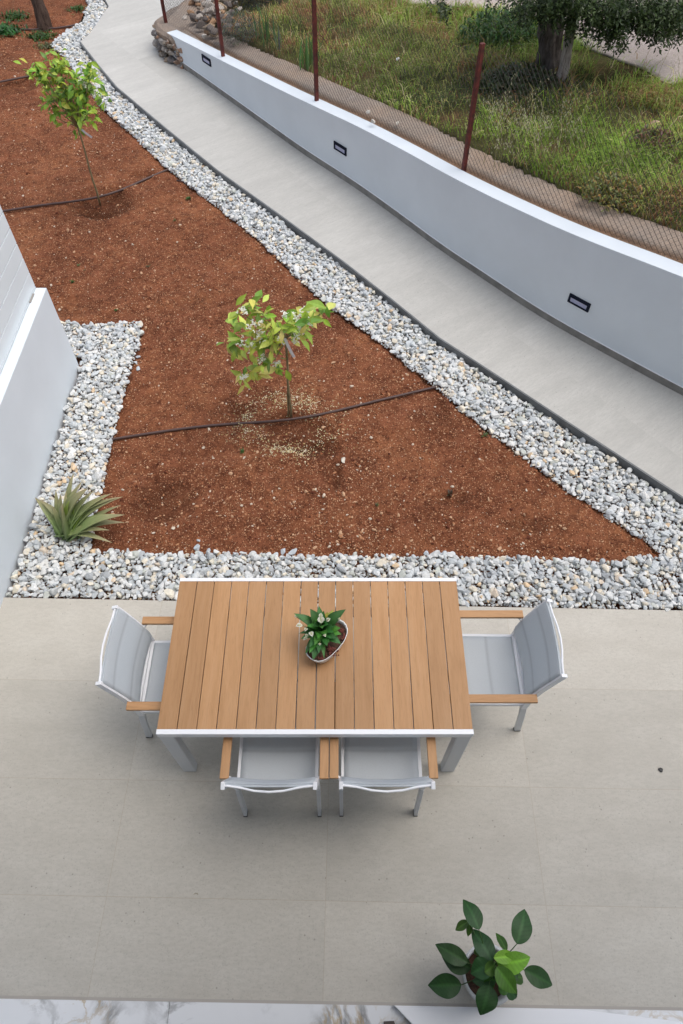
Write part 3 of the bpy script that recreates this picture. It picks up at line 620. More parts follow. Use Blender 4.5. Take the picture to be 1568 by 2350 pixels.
# ---- fence
fn = empty('chain_link_fence', (float(wl[0][0]), float(wl[0][1]), 0), label='rusty chain link fence on red posts along the old wall', cat='fence')
off = .215
fl_pts = [tuple(wl0[i] + nrm0[i] * off) for i in range(len(wl0))][::-1]; fl_z = list(ztop[::-1] - .03)
pp4 = P(381, 50, .36)
extra = [(pp4[0], pp4[1]), P(404, 26, .36)[:2], P(440, -8, .36)[:2], (-1.4, 14.4)]
line = resample(fl_pts + extra, .1); zline = np.interp(np.arange(len(line)), np.linspace(0, len(line) - 1, 30), np.interp(np.linspace(0, len(line) - 1, 30), [0, len(line) * .82, len(line)], [0, 0, 0]))
Lw = np.array(fl_pts + extra); sA = np.concatenate([[0], np.cumsum(np.linalg.norm(np.diff(Lw, axis=0), axis=1))]); zA = np.array(fl_z + [.36] * len(extra))
def fpos(s): return np.array([np.interp(s, sA, Lw[:, 0]), np.interp(s, sA, Lw[:, 1])]), float(np.interp(s, sA, zA))
mb = MB(); H_F = 1.0; c_ = .026; s = 1.6; rows = int(H_F / c_)
S_end = sA[-1]; cols_n = int((S_end - s) / c_)
vv = []; ff = []
tp = np.array([fpos(s + i * c_)[0] for i in range(cols_n)]); tz = np.array([fpos(s + i * c_)[1] for i in range(cols_n)])
tt = np.gradient(tp, axis=0); tt /= np.linalg.norm(tt, axis=1)[:, None]; tn_ = np.stack([-tt[:, 1], tt[:, 0]], 1)
WR = .0012
for i in range(0, cols_n - 1, 2):
    # one zigzag wire: nodes alternate between column i and i+1 .. woven with the next
    for par in (0, 1):
        a = [i, i + 1] if par == 0 else [min(i + 2, cols_n - 1), i + 1]
        nodes = []
        for r_ in range(rows + 1):
            ci = a[r_ % 2]; bow = .012 * math.sin((i * .21)) * math.sin(r_ / rows * 3.14)
            dz = .04 * math.sin(ci * .05) * (r_ / rows)
            nodes.append((tp[ci][0] + tn_[ci][0] * bow, tp[ci][1] + tn_[ci][1] * bow, tz[ci] + .01 + r_ * c_ - dz))
        b0 = len(vv)
        for r_, p in enumerate(nodes):
            t_ = tt[min(a[r_ % 2], cols_n - 1)]; n_ = tn_[min(a[r_ % 2], cols_n - 1)]
            vv += [(p[0] + t_[0] * WR, p[1] + t_[1] * WR, p[2] - WR), (p[0] - t_[0] * WR + n_[0] * WR, p[1] - t_[1] * WR + n_[1] * WR, p[2]), (p[0] - t_[0] * WR - n_[0] * WR, p[1] - t_[1] * WR - n_[1] * WR, p[2] + WR)]
        for r_ in range(rows):
            for q in range(3): ff.append((b0 + r_ * 3 + q, b0 + r_ * 3 + (q + 1) % 3, b0 + (r_ + 1) * 3 + (q + 1) % 3, b0 + (r_ + 1) * 3 + q))
link('wire_mesh', npmesh('wire_mesh', vv, np.array(ff).ravel(), 4), M['wire'], fn)
def post(px, py, z_, h_):
    p = P(px, py, z_); mb = MB()
    th = R(35); pts = []
    L_ = [(-.019, -.019), (.019, -.019), (.019, -.013), (-.013, -.013), (-.013, .019), (-.019, .019)]
    ql = [(p[0] + a * math.cos(th) - b * math.sin(th), p[1] + a * math.sin(th) + b * math.cos(th)) for a, b in [(-.02, -.016), (.02, -.016), (.02, .016), (-.02, .016)]]
    mb.prism(ql, z_ - .15, z_ + h_).build('post', M['rust'], fn, bevel=.002)
post(1066, 379, .855, 1.0); post(727, 230, .66, 1.05); post(512, 127, .49, 1.05); post(381, 52, .37, 1.05)

# ================================================================ HOUSE SIDE (door sill strip at the bottom of the view)
hs = empty('house', (0, -.3, 0), label='white house facade with marble door sill along the bottom edge', cat='house')
zt = .015; mz0, mz1 = P(0, 2292, zt), P(905, 2308, zt); sl_ = (mz1[1] - mz0[1]) / (mz1[0] - mz0[0]); my = lambda x: mz0[1] + (x - mz0[0]) * sl_
mb = MB(); J = [-4, P(387, 2325, zt)[0], 6]
for a, b in zip(J, J[1:]): mb.prism([(a + .0012, -.449), (b - .0012, -.449), (b - .0012, my(b)), (a + .0012, my(a))], -.02, zt)
mb.build('marble_sill', M['marble'], hs)
MB().prism([(-4, my(-4) + .0005), (6, my(6) + .0005), (6, my(6) + .013), (-4, my(-4) + .013)], -.02, .006).build('sill_trim', M['sill_metal'], hs)
mb = MB()
for a, b, z0_, z1_ in ((-9, -1.1, 0, 2.75), (1.1, 9, 0, 2.75), (-1.1, 1.1, 2.3, 2.75)): mb.box(a, b, -.6, -.45, z0_, z1_)
mb.box(-9, 9, -1.5, -1.3, 3.0, 5.6)
mb.build('facade_wall', M['white_plaster'], hs); MB().box(-9, 9, -3, -.34, 2.751, 2.99).build('balcony_slab', M['white_plaster'], hs)
MB().box(-9, 9, -3, .5, 5.601, 5.85).build('added_shade_slab', M['white_plaster'], hs)  # unseen overhang added to block sky light and darken the patio near the house
MB().box(-1.09, 1.09, -.55, -.5, .016, 2.299).build('glass_door', M['glass_dark'], hs)
# white door frame piece lying across the sill
zz = .06; a = P(905, 2308, zz); b = P(1325, 2316, zz); c_ = P(1568, 2345, zz); d = P(1640, 2600, zz); e = P(1090, 2500, zz)
wp = empty('white_panel', (a[0], a[1], 0), label='white painted panel with a slanting left edge on the marble sill', cat='panel')
MB().prism([a[:2], e[:2], d[:2], c_[:2], b[:2]], zt + .002, zz).build('panel_board', M['white_metal'], wp, bevel=.003)
q0 = P(890, 2344, .02); MB().prism([(q0[0] - .02, q0[1]), (q0[0] - .02, q0[1] - .05), (q0[0] + .05, q0[1] - .05), (q0[0] + .03, q0[1] + .002)], zt + .001, .035).build('bracket', M['dark_bronze'], wp)

# ================================================================ LEFT WALL AND SLATTED SCREEN
lw = empty('low_wall', (-2.37, 4.57, 0), label='low white rendered wall at the left with gravel along its foot', cat='wall')
MB().box(-2.42, -2.335, 1.2, 4.56, -.4, .80).build('wall_body', M['white_plaster'], lw, bevel=.004)
ss_ = empty('slatted_screen', (-2.44, 4.5, .8), label='white screen of wide horizontal boards standing behind the low wall', cat='screen')
mb = MB()
for i in range(14): mb.box(-2.445, -2.423, 0.9, 4.57, .69 + .125 * i, .69 + .125 * i + .1175)
mb.build('boards', M['board'], ss_, bevel=.002)
MB().box(-2.475, -2.4455, 4.50, 4.566, -.3, 2.42).build('upright', M['board'], ss_); MB().box(-2.475, -2.4455, 2.4, 2.46, -.3, 2.42).build('upright', M['board'], ss_)
pb = P(75, 684, .8); MB().box(-2.4229, -2.408, pb[1] - .06, pb[1] + .05, .8002, .806).build('bracket', M['bracket'], ss_)

# ================================================================ TABLE
TX0, TX1, TY0, TY1 = -.937, .668, 1.062, 1.965; ZT = .74
tb = empty('dining_table', ((TX0 + TX1) / 2, (TY0 + TY1) / 2, 0), label='large patio dining table with wooden slat top and white metal frame', cat='table')
n = 16; wsl = (TX1 - TX0 - .004) / n; mb = MB(); jt = [0, .001, -.0008, .0012, 0, .001, -.001, .0006, 0, .001, -.001, .0008, -.0006, .001, 0, 0]
for i in range(n):
    x0 = TX0 + .002 + i * wsl; g_ = .0024 + (.0012 if i in (7, 8) else 0); sh = rng.random()
    a = x0 + (g_ if i else 0) + jt[i] * .4; b = x0 + wsl - g_ * .6
    mb.box(a, b, TY0 + .0265, TY1 - .0225, ZT - .022, ZT - .001 - .0006 * (i % 3), (rng.random(), rng.random(), sh))
mb.build('slats', M['wood'], tb, bevel=.0012)
fr = MB(); fr.box(TX0, TX1, TY0, TY0 + .0262, ZT - .05, ZT); fr.box(TX0, TX1, TY1 - .022, TY1, ZT - .05, ZT)
fr.box(TX0 + .012, TX0 + .035, TY0 + .0264, TY1 - .0222, ZT - .06, ZT - .0225); fr.box(TX1 - .035, TX1 - .012, TY0 + .0264, TY1 - .0222, ZT - .06, ZT - .0225)
fr.build('frame', M['white_metal'], tb, bevel=.002)
fr = MB()
for y_ in (1.36, 1.74): fr.box(TX0 + .036, TX1 - .036, y_, y_ + .05, ZT - .055, ZT - .024)
for x_ in (-.16, -.10): fr.box(x_, x_ + .03, TY0 + .03, 1.359, ZT - .055, ZT - .024); fr.box(x_, x_ + .03, 1.411, 1.739, ZT - .055, ZT - .024)
fr.build('under_rail', M['grey_metal'], tb)
for x_, s_ in ((TX0, 1), (TX1, -1)):
    for y_, q in ((TY0, 1), (TY1, -1)):
        xx = sorted((x_ + s_ * .001, x_ + s_ * .079)); yy = sorted((y_ + q * .003, y_ + q * .055))
        MB().box(xx[0], xx[1], yy[0], yy[1], .008, ZT - .0505).build('leg', M['grey_metal'], tb, bevel=.006)

# ================================================================ CHAIRS (local: sitter faces +Y)
def make_chair():
    o = empty('armchair')
    Lc = dict(loc=(0, 0, 0))
    fr = MB()
    for s_ in (-1, 1):
        fr.bar([(s_ * .205, -.195, .435), (s_ * .205, .25, .45)], .018, .03)
    fr.bar([(-.214, -.198, .437), (.214, -.198, .437)], .03, .022, side=(0, 0, 1)); fr.bar([(-.196, .25, .45), (.196, .25, .45)], .03, .02, side=(0, 0, 1))
    fr.build('seat_frame', M['white_metal'], o, bevel=.002, **Lc)
    # seat sling: gentle sag with one stitched seam across
    mb = MB(); nx_, ny_ = 13, 31
    def seat(t, u, side): 
        x = -.196 + .392 * t; y = -.184 + .424 * u
        z = .456 + .012 * u - .016 * math.sin(math.pi * t) * math.sin(math.pi * u) ** .6
        for sm in (.36, .70): z -= .0035 * math.exp(-((u - sm) / .012) ** 2) if side else 0
        return (x, y, z if side else z - .012)
    vs = []; cs = []
    for side in (1, 0):
        for i in range(nx_):
            for j in range(ny_): t, u = i / (nx_ - 1), j / (ny_ - 1); vs.append(seat(t, u, side)); cs.append((.82,) * 3 if side and abs(u - .36) < .02 else (1, 1, 1))
    N = nx_ * ny_; fs = []
    for i in range(nx_ - 1):
        for j in range(ny_ - 1):
            a = i * ny_ + j; fs += [(a, a + ny_, a + ny_ + 1, a + 1), (N + a, N + a + 1, N + a + ny_ + 1, N + a + ny_)]
    for i in range(nx_ - 1): a = i * ny_; fs += [(a, N + a, N + a + ny_, a + ny_)]; a += ny_ - 1; fs += [(a, a + ny_, N + a + ny_, N + a)]
    for j in range(ny_ - 1): fs += [(j, j + 1, N + j + 1, N + j)]; a = (nx_ - 1) * ny_ + j; fs += [(a, N + a, N + a + 1, a + 1)]
    mb.add(vs, fs, cs); mb.build('seat', M['sling'], o, smooth=True, **Lc)
    # back: profile in (y,z), bent forward at the lumbar
    prof_ = [(-.196, .485), (-.190, .535), (-.199, .60), (-.220, .68), (-.245, .76), (-.272, .84), (-.283, .868), (-.292, .876), (-.300, .872)]
    def bz(u):
        k = u * (len(prof_) - 1); i = min(int(k), len(prof_) - 2); f = k - i; return (prof_[i][0] * (1 - f) + prof_[i + 1][0] * f, prof_[i][1] * (1 - f) + prof_[i + 1][1] * f)
    mb = MB(); nx_, ny_ = 17, 41; vs = []; cs = []
    for side in (1, 0):
        for i in range(nx_):
            for j in range(ny_):
                t, u = i / (nx_ - 1), j / (ny_ - 1); y, z = bz(u); x = -.211 + .422 * t; bow = -.016 * math.sin(math.pi * t) * (1 - max(0, (u - .75) / .25) * .8)
                seam = any(abs(u - q) < .013 for q in (.3, .55, .78)); y2_ = y + bow - (0 if side else .010) - (.002 if seam and side else 0)
                vs.append((x, y2_, z - (0 if side else .004))); cs.append((.84,) * 3 if seam else (1, 1, 1))
    N = nx_ * ny_; fs = []
    for i in range(nx_ - 1):
        for j in range(ny_ - 1):
            a = i * ny_ + j; fs += [(a, a + ny_, a + ny_ + 1, a + 1), (N + a, N + a + 1, N + a + ny_ + 1, N + a + ny_)]
    for i in range(nx_ - 1): a = i * ny_; fs += [(a, N + a, N + a + ny_, a + ny_)]; a += ny_ - 1; fs += [(a, a + ny_, N + a + ny_, N + a)]
    for j in range(ny_ - 1): fs += [(j, j + 1, N + j + 1, N + j)]; a = (nx_ - 1) * ny_ + j; fs += [(a, N + a, N + a + 1, a + 1)]
    mb.add(vs, fs, cs); mb.build('backrest', M['sling'], o, smooth=True, **Lc)
    bf = MB()
    for s_ in (-1, 1):
        bf.bar([(s_ * .214, -0.203, .40), (s_ * .214, -0.209, .47), (s_ * .214, -0.211, .53), (s_ * .214, -0.222, .60), (s_ * .214, -0.243, .68), (s_ * .214, -0.268, .76), (s_ * .214, -0.297, .845), (s_ * .214, -0.310, .882)], .019, .034)
    bf.tube([(-.206, -.307, .874), (-.14, -.314, .870), (-.07, -.328, .866), (0, -.333, .865), (.07, -.328, .866), (.14, -.314, .870), (.206, -.307, .874)], .006, 8)
    bf.bar([(-.2055, -.205, .475), (.2055, -.205, .475)], .018, .014, side=(0, 0, 1))
    bf.build('back_frame', M['white_metal'], o, bevel=.002, **Lc)
    for s_ in (-1, 1):
        lg = MB(); lg.bar([(s_ * .212, -.252, .01), (s_ * .2135, -.225, .25), (s_ * .2135, -.205, .399)], .020, .036); l_ = lg.build('leg', M['grey_metal'], o, bevel=.002, **Lc)
        MB().box(s_ * .212 - .011, s_ * .212 + .011, -.272, -.232, .0005, .0098).build('foot_cap', M['foot'], l_, loc=(0, 0, 0))
        lg = MB(); lg.bar([(s_ * .236, .235, .01), (s_ * .24, .215, .40), (s_ * .244, .205, .626)], .020, .036); l_ = lg.build('leg', M['grey_metal'], o, bevel=.002, **Lc)
        MB().box(s_ * .236 - .011, s_ * .236 + .011, .215, .255, .0005, .0098).build('foot_cap', M['foot'], l_, loc=(0, 0, 0))
        ar = MB(); ar.box(s_ * .2495 - .0225, s_ * .2495 + .0225, -.22, .28, .632, .651, (rng.random(), rng.random(), .4)); ar.build('armrest', M['wood'], o, bevel=.002, **Lc)
        st = MB(); st.bar([(s_ * .22, -.215, .622), (s_ * .262, -.195, .622)], .014, .018, side=(0, 0, 1)); st.bar([(s_ * .246, -.2, .6255), (s_ * .246, .24, .6255)], .012, .012); st.build('arm_support', M['white_metal'], o, **Lc)
    return o
proto = make_chair()
def copy_tree(o, parent=None):
    c = o.copy(); sc.collection.objects.link(c)
    if parent: c.parent = parent
    for ch in list(o.children): copy_tree(ch, c)
    return c
chs = [((.825, 1.53, 0), 90, 'grey sling armchair facing left at the right end of the table'), ((-.92, 1.49, 0), -90, 'grey sling armchair facing right at the left end of the table'),
       ((-.337, 1.09, 0), 0, 'left one of the two grey sling armchairs on the near side of the table'), ((.212, 1.092, 0), 0, 'right one of the two grey sling armchairs on the near side of the table')]
for i, (lc, rz, lab) in enumerate(chs):
    c = proto if i == 0 else copy_tree(proto); c.location = lc; c.rotation_euler = (0, 0, R(rz)); tag(c, lab, 'chair', 'grey sling armchairs round the patio table')

# ================================================================ PLANTS
def leaf(mb, base, tip, width, up=(0, 0, 1), curl=.15, fold=.2, col=(.1, .2, .05), prof_=(.0, .55, .95, 1.0, .75, .35, 0), tipcol=None, mid=None, wave=0):
    base = Vector(base); tip = Vector(tip); ax = tip - base; L_ = ax.length
    if L_ < 1e-6: return
    ax /= L_; up = Vector(up); sd_ = ax.cross(up)
    if sd_.length < .05: sd_ = ax.cross(Vector((1, .3, 0)))
    sd_.normalize(); un_ = sd_.cross(ax).normalized(); n_ = len(prof_); vs = []; cs = []; fs = []
    col = Vector(col); tc = Vector(tipcol or col)
    for i, wd in enumerate(prof_):
        t = i / (n_ - 1); c = base + ax * L_ * t + un_ * (curl * L_ * math.sin(math.pi * t)); h_ = width / 2 * max(wd, .02); wv = wave * L_ * math.sin(i * 2.3)
        vs += [c - sd_ * h_ + un_ * (fold * h_ + wv), c, c + sd_ * h_ + un_ * (fold * h_ - wv)]; cc = col.lerp(tc, t); mc = cc * (mid or 1); cs += [tuple(cc), tuple(mc), tuple(cc)]
    for i in range(n_ - 1):
        a = i * 3; fs += [(a, a + 1, a + 4, a + 3), (a + 1, a + 2, a + 5, a + 4)]
    mb.add(vs, fs, cs)
def bigleaf(mb, base, tip, width, up, curl, fold, col, wave, ph):
    base = Vector(base); tip = Vector(tip); ax = tip - base; L_ = ax.length; ax /= L_; sd_ = ax.cross(Vector(up)).normalized(); un_ = sd_.cross(ax).normalized(); NR, NC = 26, 9; vs = []; cs = []; fs = []; col = Vector(col)
    for i in range(NR):
        t = i / (NR - 1); wd = max(.02, (math.sin(math.pi * t ** .8) ** .72) * (1 - .35 * t ** 4)); c = base + ax * L_ * t + un_ * (curl * L_ * math.sin(math.pi * min(1, t * .9)) - .10 * L_ * t ** 3)
        for j in range(NC):
            u = j / (NC - 1) * 2 - 1; e = abs(u); h_ = width / 2 * wd; rp = wave * L_ * (e ** 2) * math.sin(t * 17 + ph + (3 if u > 0 else 0))
            vn = .5 + .5 * math.cos(2 * math.pi * (t * 8 - e * 1.5)); vs.append(c + sd_ * (u * h_) + un_ * (fold * h_ * e + rp + .0012 * vn))
            k_ = .80 + .22 * vn + (.55 if j == NC // 2 else 0); cs.append(tuple(col * k_))
    for i in range(NR - 1):
        for j in range(NC - 1): a = i * NC + j; fs.append((a, a + 1, a + NC + 1, a + NC))
    mb.add(vs, fs, cs)
def vr(r, s): return Vector((r.normal(0, s), r.normal(0, s), r.normal(0, s)))
def blossom(mb, c, s, r):
    for j in range(5):
        a = r.uniform(0, 6.28); e = r.uniform(-.2, .9); d = Vector((math.cos(a) * math.cos(e), math.sin(a) * math.cos(e), math.sin(e)))
        leaf(mb, c, c + d * s, s * .45, curl=.1, fold=.2, col=(.92, .92, .84), prof_=(.3, .9, 1, .2))
def citrus(name, base_px, fork_px, clusters, blooms, trunkpts, label, r, Yb, leafsize, cols, nper, tagpts, spread=.1, stems2=None):
    b = P(*base_px, -.05); o = empty(name, (b[0], b[1], -.05), label=label, cat='tree', group='young citrus trees in the red soil')
    tk = MB(); base = Vector((b[0], b[1], -.09)); fk = Vector(PY(*fork_px, Yb))
    def cv(a, b_, r0, r1, bend=.01, n=7):
        pts = [a.lerp(b_, i / (n - 1)) + Vector((math.sin(i * 1.7) * bend, math.cos(i * 2.1) * bend, 0)) * (0 < i < n - 1) for i in range(n)]
        tk.tube(pts, [r0 + (r1 - r0) * i / (n - 1) for i in range(n)], 7, (.9, .85, .65)); return pts
    cv(base, fk, .011, .008, .006)
    if stems2: s2_ = Vector(P(*stems2, -.05)); cv(s2_, Vector(base).lerp(fk, .62), .009, .007, .003)
    lf = MB(); bl_ = MB()
    for (px, py) in clusters:
        c = Vector(PY(px, py, Yb + r.normal(0, .09))); cv(fk.lerp(Vector(PY(px, py, Yb)), .02), c, .0055, .0022, .008, 5)
        for j in range(nper):
            bs = c + vr(r, spread * .35); d = (vr(r, 1)).normalized(); d.z = d.z * .7 - .15; d.normalize(); L_ = leafsize * r.uniform(.6, 1.15)
            cc = cols[r.choice(len(cols), p=[.38, .24, .24, .14])]; cc = tuple(q * r.uniform(.85, 1.15) for q in cc)
            leaf(lf, bs, bs + d * L_, L_ * r.uniform(.36, .46), up=(r.normal(0, .5), r.normal(0, .5) - .3, 1), curl=r.uniform(.02, .14), fold=r.uniform(.1, .35), col=cc, mid=1.15)
    for (px, py) in blooms:
        for j in range(11): blossom(bl_, Vector(PY(px, py, Yb - .10)) + vr(r, .017), r.uniform(.012, .02), r)
    tk.build('trunk', M['stem'], o, smooth=True); lf.build('crown', M['leaf'], o)
    if blooms: bl_.build('blossoms', M['petal'], o)
    tm = MB(); a, b_ = Vector(PY(*tagpts[0], Yb - .03)), Vector(PY(*tagpts[1], Yb - .05)); d = (b_ - a).normalized(); s_ = Vector((d.z, 0, -d.x)).normalized() * .011 if abs(d.x) + abs(d.z) > 0 else Vector((.01, 0, 0))
    m1 = a.lerp(b_, .4) + Vector((0, -.012, .006)); th = Vector((0, .0012, 0))
    for e_, f_ in ((a, m1), (m1, b_)): tm.add([e_ - s_, e_ + s_, f_ + s_, f_ - s_, e_ - s_ + th, e_ + s_ + th, f_ + s_ + th, f_ - s_ + th], [(0, 1, 2, 3), (7, 6, 5, 4), (0, 4, 5, 1), (1, 5, 6, 2), (2, 6, 7, 3), (3, 7, 4, 0)])
    tm.build('tag', M['tag_white'], o); return o
def z7(x, y): return ((600 + x / 3.136) * .7832, (800 + y / 3.136) * .7832)
c1 = [z7(q[0] - 22, q[1]) for q in [(340, 370), (455, 270), (510, 390), (420, 490), (260, 665), (370, 630), (500, 600), (600, 530), (560, 640), (690, 450), (800, 420), (870, 520), (930, 430), (1010, 420), (1100, 370), (860, 620), (700, 620), (540, 800), (660, 840), (480, 900), (380, 950), (640, 660), (760, 510)]]
b1 = [z7(*q) for q in [(350, 350), (430, 480), (515, 480), (845, 410), (865, 490), (890, 545), (700, 610), (835, 610), (345, 650), (510, 600), (520, 780), (660, 850), (375, 960), (740, 385), (905, 345), (960, 450), (410, 670)]]
rc = np.random.default_rng(11)
lc1 = [(.32, .46, .06), (.17, .31, .045), (.60, .66, .13), (.76, .66, .20)]
citrus('citrus_tree', (668, 957), z7(740, 600), c1, b1, None, 'small citrus tree with white blossoms and fallen petals round it', rc, 3.92, .125, lc1, 11, (z7(735, 600), z7(822, 775)), .10, (662, 956))
def z8(x, y): return ((50 + x / 3.484) * .7832, (100 + y / 3.484) * .7832)
c2 = [z8(*q) for q in [(120, 360), (240, 370), (290, 400), (400, 250), (430, 300), (370, 340), (290, 480), (340, 550), (450, 480), (520, 400), (520, 560), (600, 500), (690, 480), (720, 360), (760, 430), (640, 600), (380, 660), (480, 710), (580, 650), (680, 690), (760, 780), (620, 740), (560, 800), (640, 860), (730, 850), (860, 640), (330, 700), (470, 600), (600, 900), (700, 560), (780, 520), (430, 400), (390, 850)]]
b2 = [z8(*q) for q in [(780, 610), (640, 470), (680, 510), (800, 590)]]
lc2 = [(.34, .50, .055), (.20, .36, .045), (.52, .64, .10), (.12, .23, .035)]
citrus('citrus_tree', (228, 463), z8(620, 950), c2, b2, None, 'taller young citrus tree with bright lime green crown at the upper left', rc, 7.14, .10, lc2, 17, (z8(660, 975), z8(765, 1055)), .10)
# leaning trunk at the very top left, crown above the frame
b = P(96, 66, -.03); o = empty('leaning_tree', (b[0], b[1], -.03), label='dark leaning stump like tree trunk at the top left corner', cat='tree')
tk = MB(); base = Vector((b[0] + .02, b[1], -.12)); tp_ = Vector(PY(70, -60, b[1] + .25))
pts = [base.lerp(tp_, t) + Vector((.03 * math.sin(t * 5), 0, 0)) for t in np.linspace(0, 1, 9)]
tk.tube(pts, [.12, .115, .105, .10, .09, .085, .075, .065, .055], 11, (.11, .075, .06)); V_ = np.array(tk.v); V_ += .03 * (np.random.default_rng(3).random(V_.shape) - .5); tk.v = [tuple(q) for q in V_]
tk.build('trunk', M['bark'], o, smooth=True)
lf = MB(); r = np.random.default_rng(5)
for j in range(500):
    c = tp_ + Vector((0, .3, .75)) + Vector((r.normal(0, .3), r.normal(0, .25), abs(r.normal(0, .3)))); d = vr(r, 1).normalized(); leaf(lf, c, c + d * .07, .02, col=(.06, .10, .03), prof_=(.1, 1, .8, 0))
tk2 = MB()
for j in range(6): tk2.tube([tp_, tp_ + Vector((r.normal(0, .1), .15, .35)), tp_ + Vector((r.normal(0, .35), .3 + r.normal(0, .2), .9))], [.03, .018, .006], 6, (.16, .12, .1))
tk2.build('branches', M['bark'], o, smooth=True); lf.build('crown', M['leaf'], o)

# ---- aloe
def z4(x, y): return ((80 + x / 4.9) * .7832, (1380 + y / 4.9) * .7832)
ab = P(*z4(570, 985), -.01); al = empty('aloe_plant', (ab[0], ab[1], -.01), label='spiky grey green aloe at the corner of the left gravel', cat='aloe')
AL = [(110, 380, .22, 66), (180, 410, .24, 62), (360, 500, .27, 50), (410, 270, .30, 52), (665, 30, .36, 60), (560, 290, .30, 50), (790, 150, .36, 60), (870, 250, .38, 112), (690, 330, .28, 60), (965, 280, .32, 60), (1130, 335, .24, 50), (1220, 320, .28, 66),
      (1310, 375, .25, 55), (1370, 370, .24, 70), (1345, 490, .18, 50), (1400, 630, .20, 88), (1395, 740, .10, 80), (1220, 1030, .035, 62), (480, 330, .34, 60), (340, 480, .20, 52), (940, 500, .20, 50), (600, 430, .30, 56), (260, 560, .16, 55), (1180, 850, .12, 60), (500, 480, .36, 100)]
mb = MB(); ra = np.random.default_rng(2)
for (tx, ty, tz, wd) in AL:
    tp_ = Vector(P(*z4(tx, ty), tz)); bs = Vector((ab[0] + ra.normal(0, .034), ab[1] + abs(ra.normal(0, .03)), .01)); ax = tp_ - bs; L_ = ax.length
    hz = Vector((ax.x, ax.y, 0)); out = hz.normalized() if hz.length > .01 else Vector((0, 1, 0)); sd_ = ax.cross(Vector((0, 0, 1))).normalized(); un_ = sd_.cross(ax).normalized()
    if un_.z < 0: un_ = -un_
    n_ = 11; vs = []; cs = []; W = wd / 4.9 * .7832 / F_ * 4.8 * 2.7; cb_ = Vector((.20, .30, .11)) * ra.uniform(.6, 1.35); ct_ = Vector((.34, .28, .16)) * ra.uniform(.9, 1.1)
    if (tx, ty) in ((690, 330), (600, 430), (940, 500)): cb_ = Vector((.19, .30, .05)); ct_ = Vector((.24, .30, .07))
    for i in range(n_):
        t = i / (n_ - 1); c = bs + ax * t + Vector((0, 0, 1)) * (.15 * L_ * math.sin(math.pi * t ** .9)) ; h_ = W / 2 * (1.0 - t ** 1.6) * (1.0 if t > .1 else .8 + 2 * t) + .0008; th = h_ * .42 + .0006
        tk_ = sd_ * h_
        ring = [c - tk_ + un_ * th * .65, c - tk_ * .5 + un_ * th * .08, c + un_ * -th * .1, c + tk_ * .5 + un_ * th * .08, c + tk_ + un_ * th * .65, c + tk_ * .6 - un_ * th * .8, c - un_ * th * 1.25, c - tk_ * .6 - un_ * th * .8]
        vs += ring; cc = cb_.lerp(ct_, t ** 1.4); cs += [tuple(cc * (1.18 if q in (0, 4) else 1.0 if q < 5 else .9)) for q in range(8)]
    fs = [(i * 8 + k_, i * 8 + (k_ + 1) % 8, (i + 1) * 8 + (k_ + 1) % 8, (i + 1) * 8 + k_) for i in range(n_ - 1) for k_ in range(8)] + [tuple(range(7, -1, -1)), tuple((n_ - 1) * 8 + k_ for k_ in range(8))]
    mb.add(vs, fs, cs)
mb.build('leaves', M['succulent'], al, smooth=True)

# ---- peace lily on the table
def z3(x, y): return ((800 + x / 5.227) * .7832, (1700 + y / 5.227) * .7832)
rimz = ZT + .085
rim = [P(*z3(*q), rimz)[:2] for q in [(498, 1100), (520, 1155), (565, 1200), (620, 1232), (690, 1250), (760, 1240), (830, 1205), (910, 1145), (990, 1065), (1060, 980), (1115, 895), (1145, 810), (1148, 745), (1125, 680), (1085, 632), (1030, 602), (960, 600), (870, 640), (760, 720), (640, 830), (545, 950), (505, 1030)]]
rc_ = np.mean(rim, 0); pot = empty('potted_peace_lily', (rc_[0], rc_[1], ZT), label='flowering peace lily in a white bowl on the slatted table', cat='potted plant')
R0 = np.array(rim); mb = MB(); k = len(R0)
ringsz = [(.60, ZT + .001), (.80, ZT + .006), (.90, ZT + .04), (.985, rimz - .008), (1.0, rimz), (.965, rimz + .001), (.945, rimz - .006), (.92, rimz - .03)]
vs = []
for s_, z_ in ringsz: vs += [(*(rc_ + (p - rc_) * s_), z_) for p in R0]
fs = [(j * k + i, j * k + (i + 1) % k, (j + 1) * k + (i + 1) % k, (j + 1) * k + i) for j in range(len(ringsz) - 1) for i in range(k)] + [tuple(range(k - 1, -1, -1))]
mb.add(vs, fs); mb.build('bowl', M['pot_white'], pot, smooth=True)
mb = MB(); mb.prism([tuple(rc_ + (p - rc_) * .925) for p in R0], rimz - .035, rimz - .02); mb.build('potting_soil', M['potsoil'], pot)
rm = np.random.default_rng(4); cm = np.array(P(*z3(900, 1060), rimz))[:2]; mp_ = np.array([(cm[0] + rm.normal(0, .016), cm[1] + rm.normal(0, .016), rimz - .016 + rm.uniform(0, .012)) for _ in range(34)] + [(*P(*z3(1060 + rm.normal(0, 30), 880 + rm.normal(0, 15)), rimz)[:2], rimz - .004) for _ in range(5)] + [(*P(*z3(1060 + rm.normal(0, 25), 740 + rm.normal(0, 45)), rimz)[:2], rimz - .016) for _ in range(9)] + [(*P(*z3(700 + rm.normal(0, 50), 1170 + rm.normal(0, 18)), rimz)[:2], rimz - .018) for _ in range(8)])
link('bark_chips', rocks_mesh('bark_chips', mp_, rm.uniform(.006, .011, len(mp_)), np.ones((len(mp_), 3)), rm, I1), M['bark_mulch'], pot, kind='stuff')
lf = MB(); cb_ = Vector(P(*z3(745, 830), rimz)); dkg = (.03, .12, .025); mdg = (.055, .19, .03)
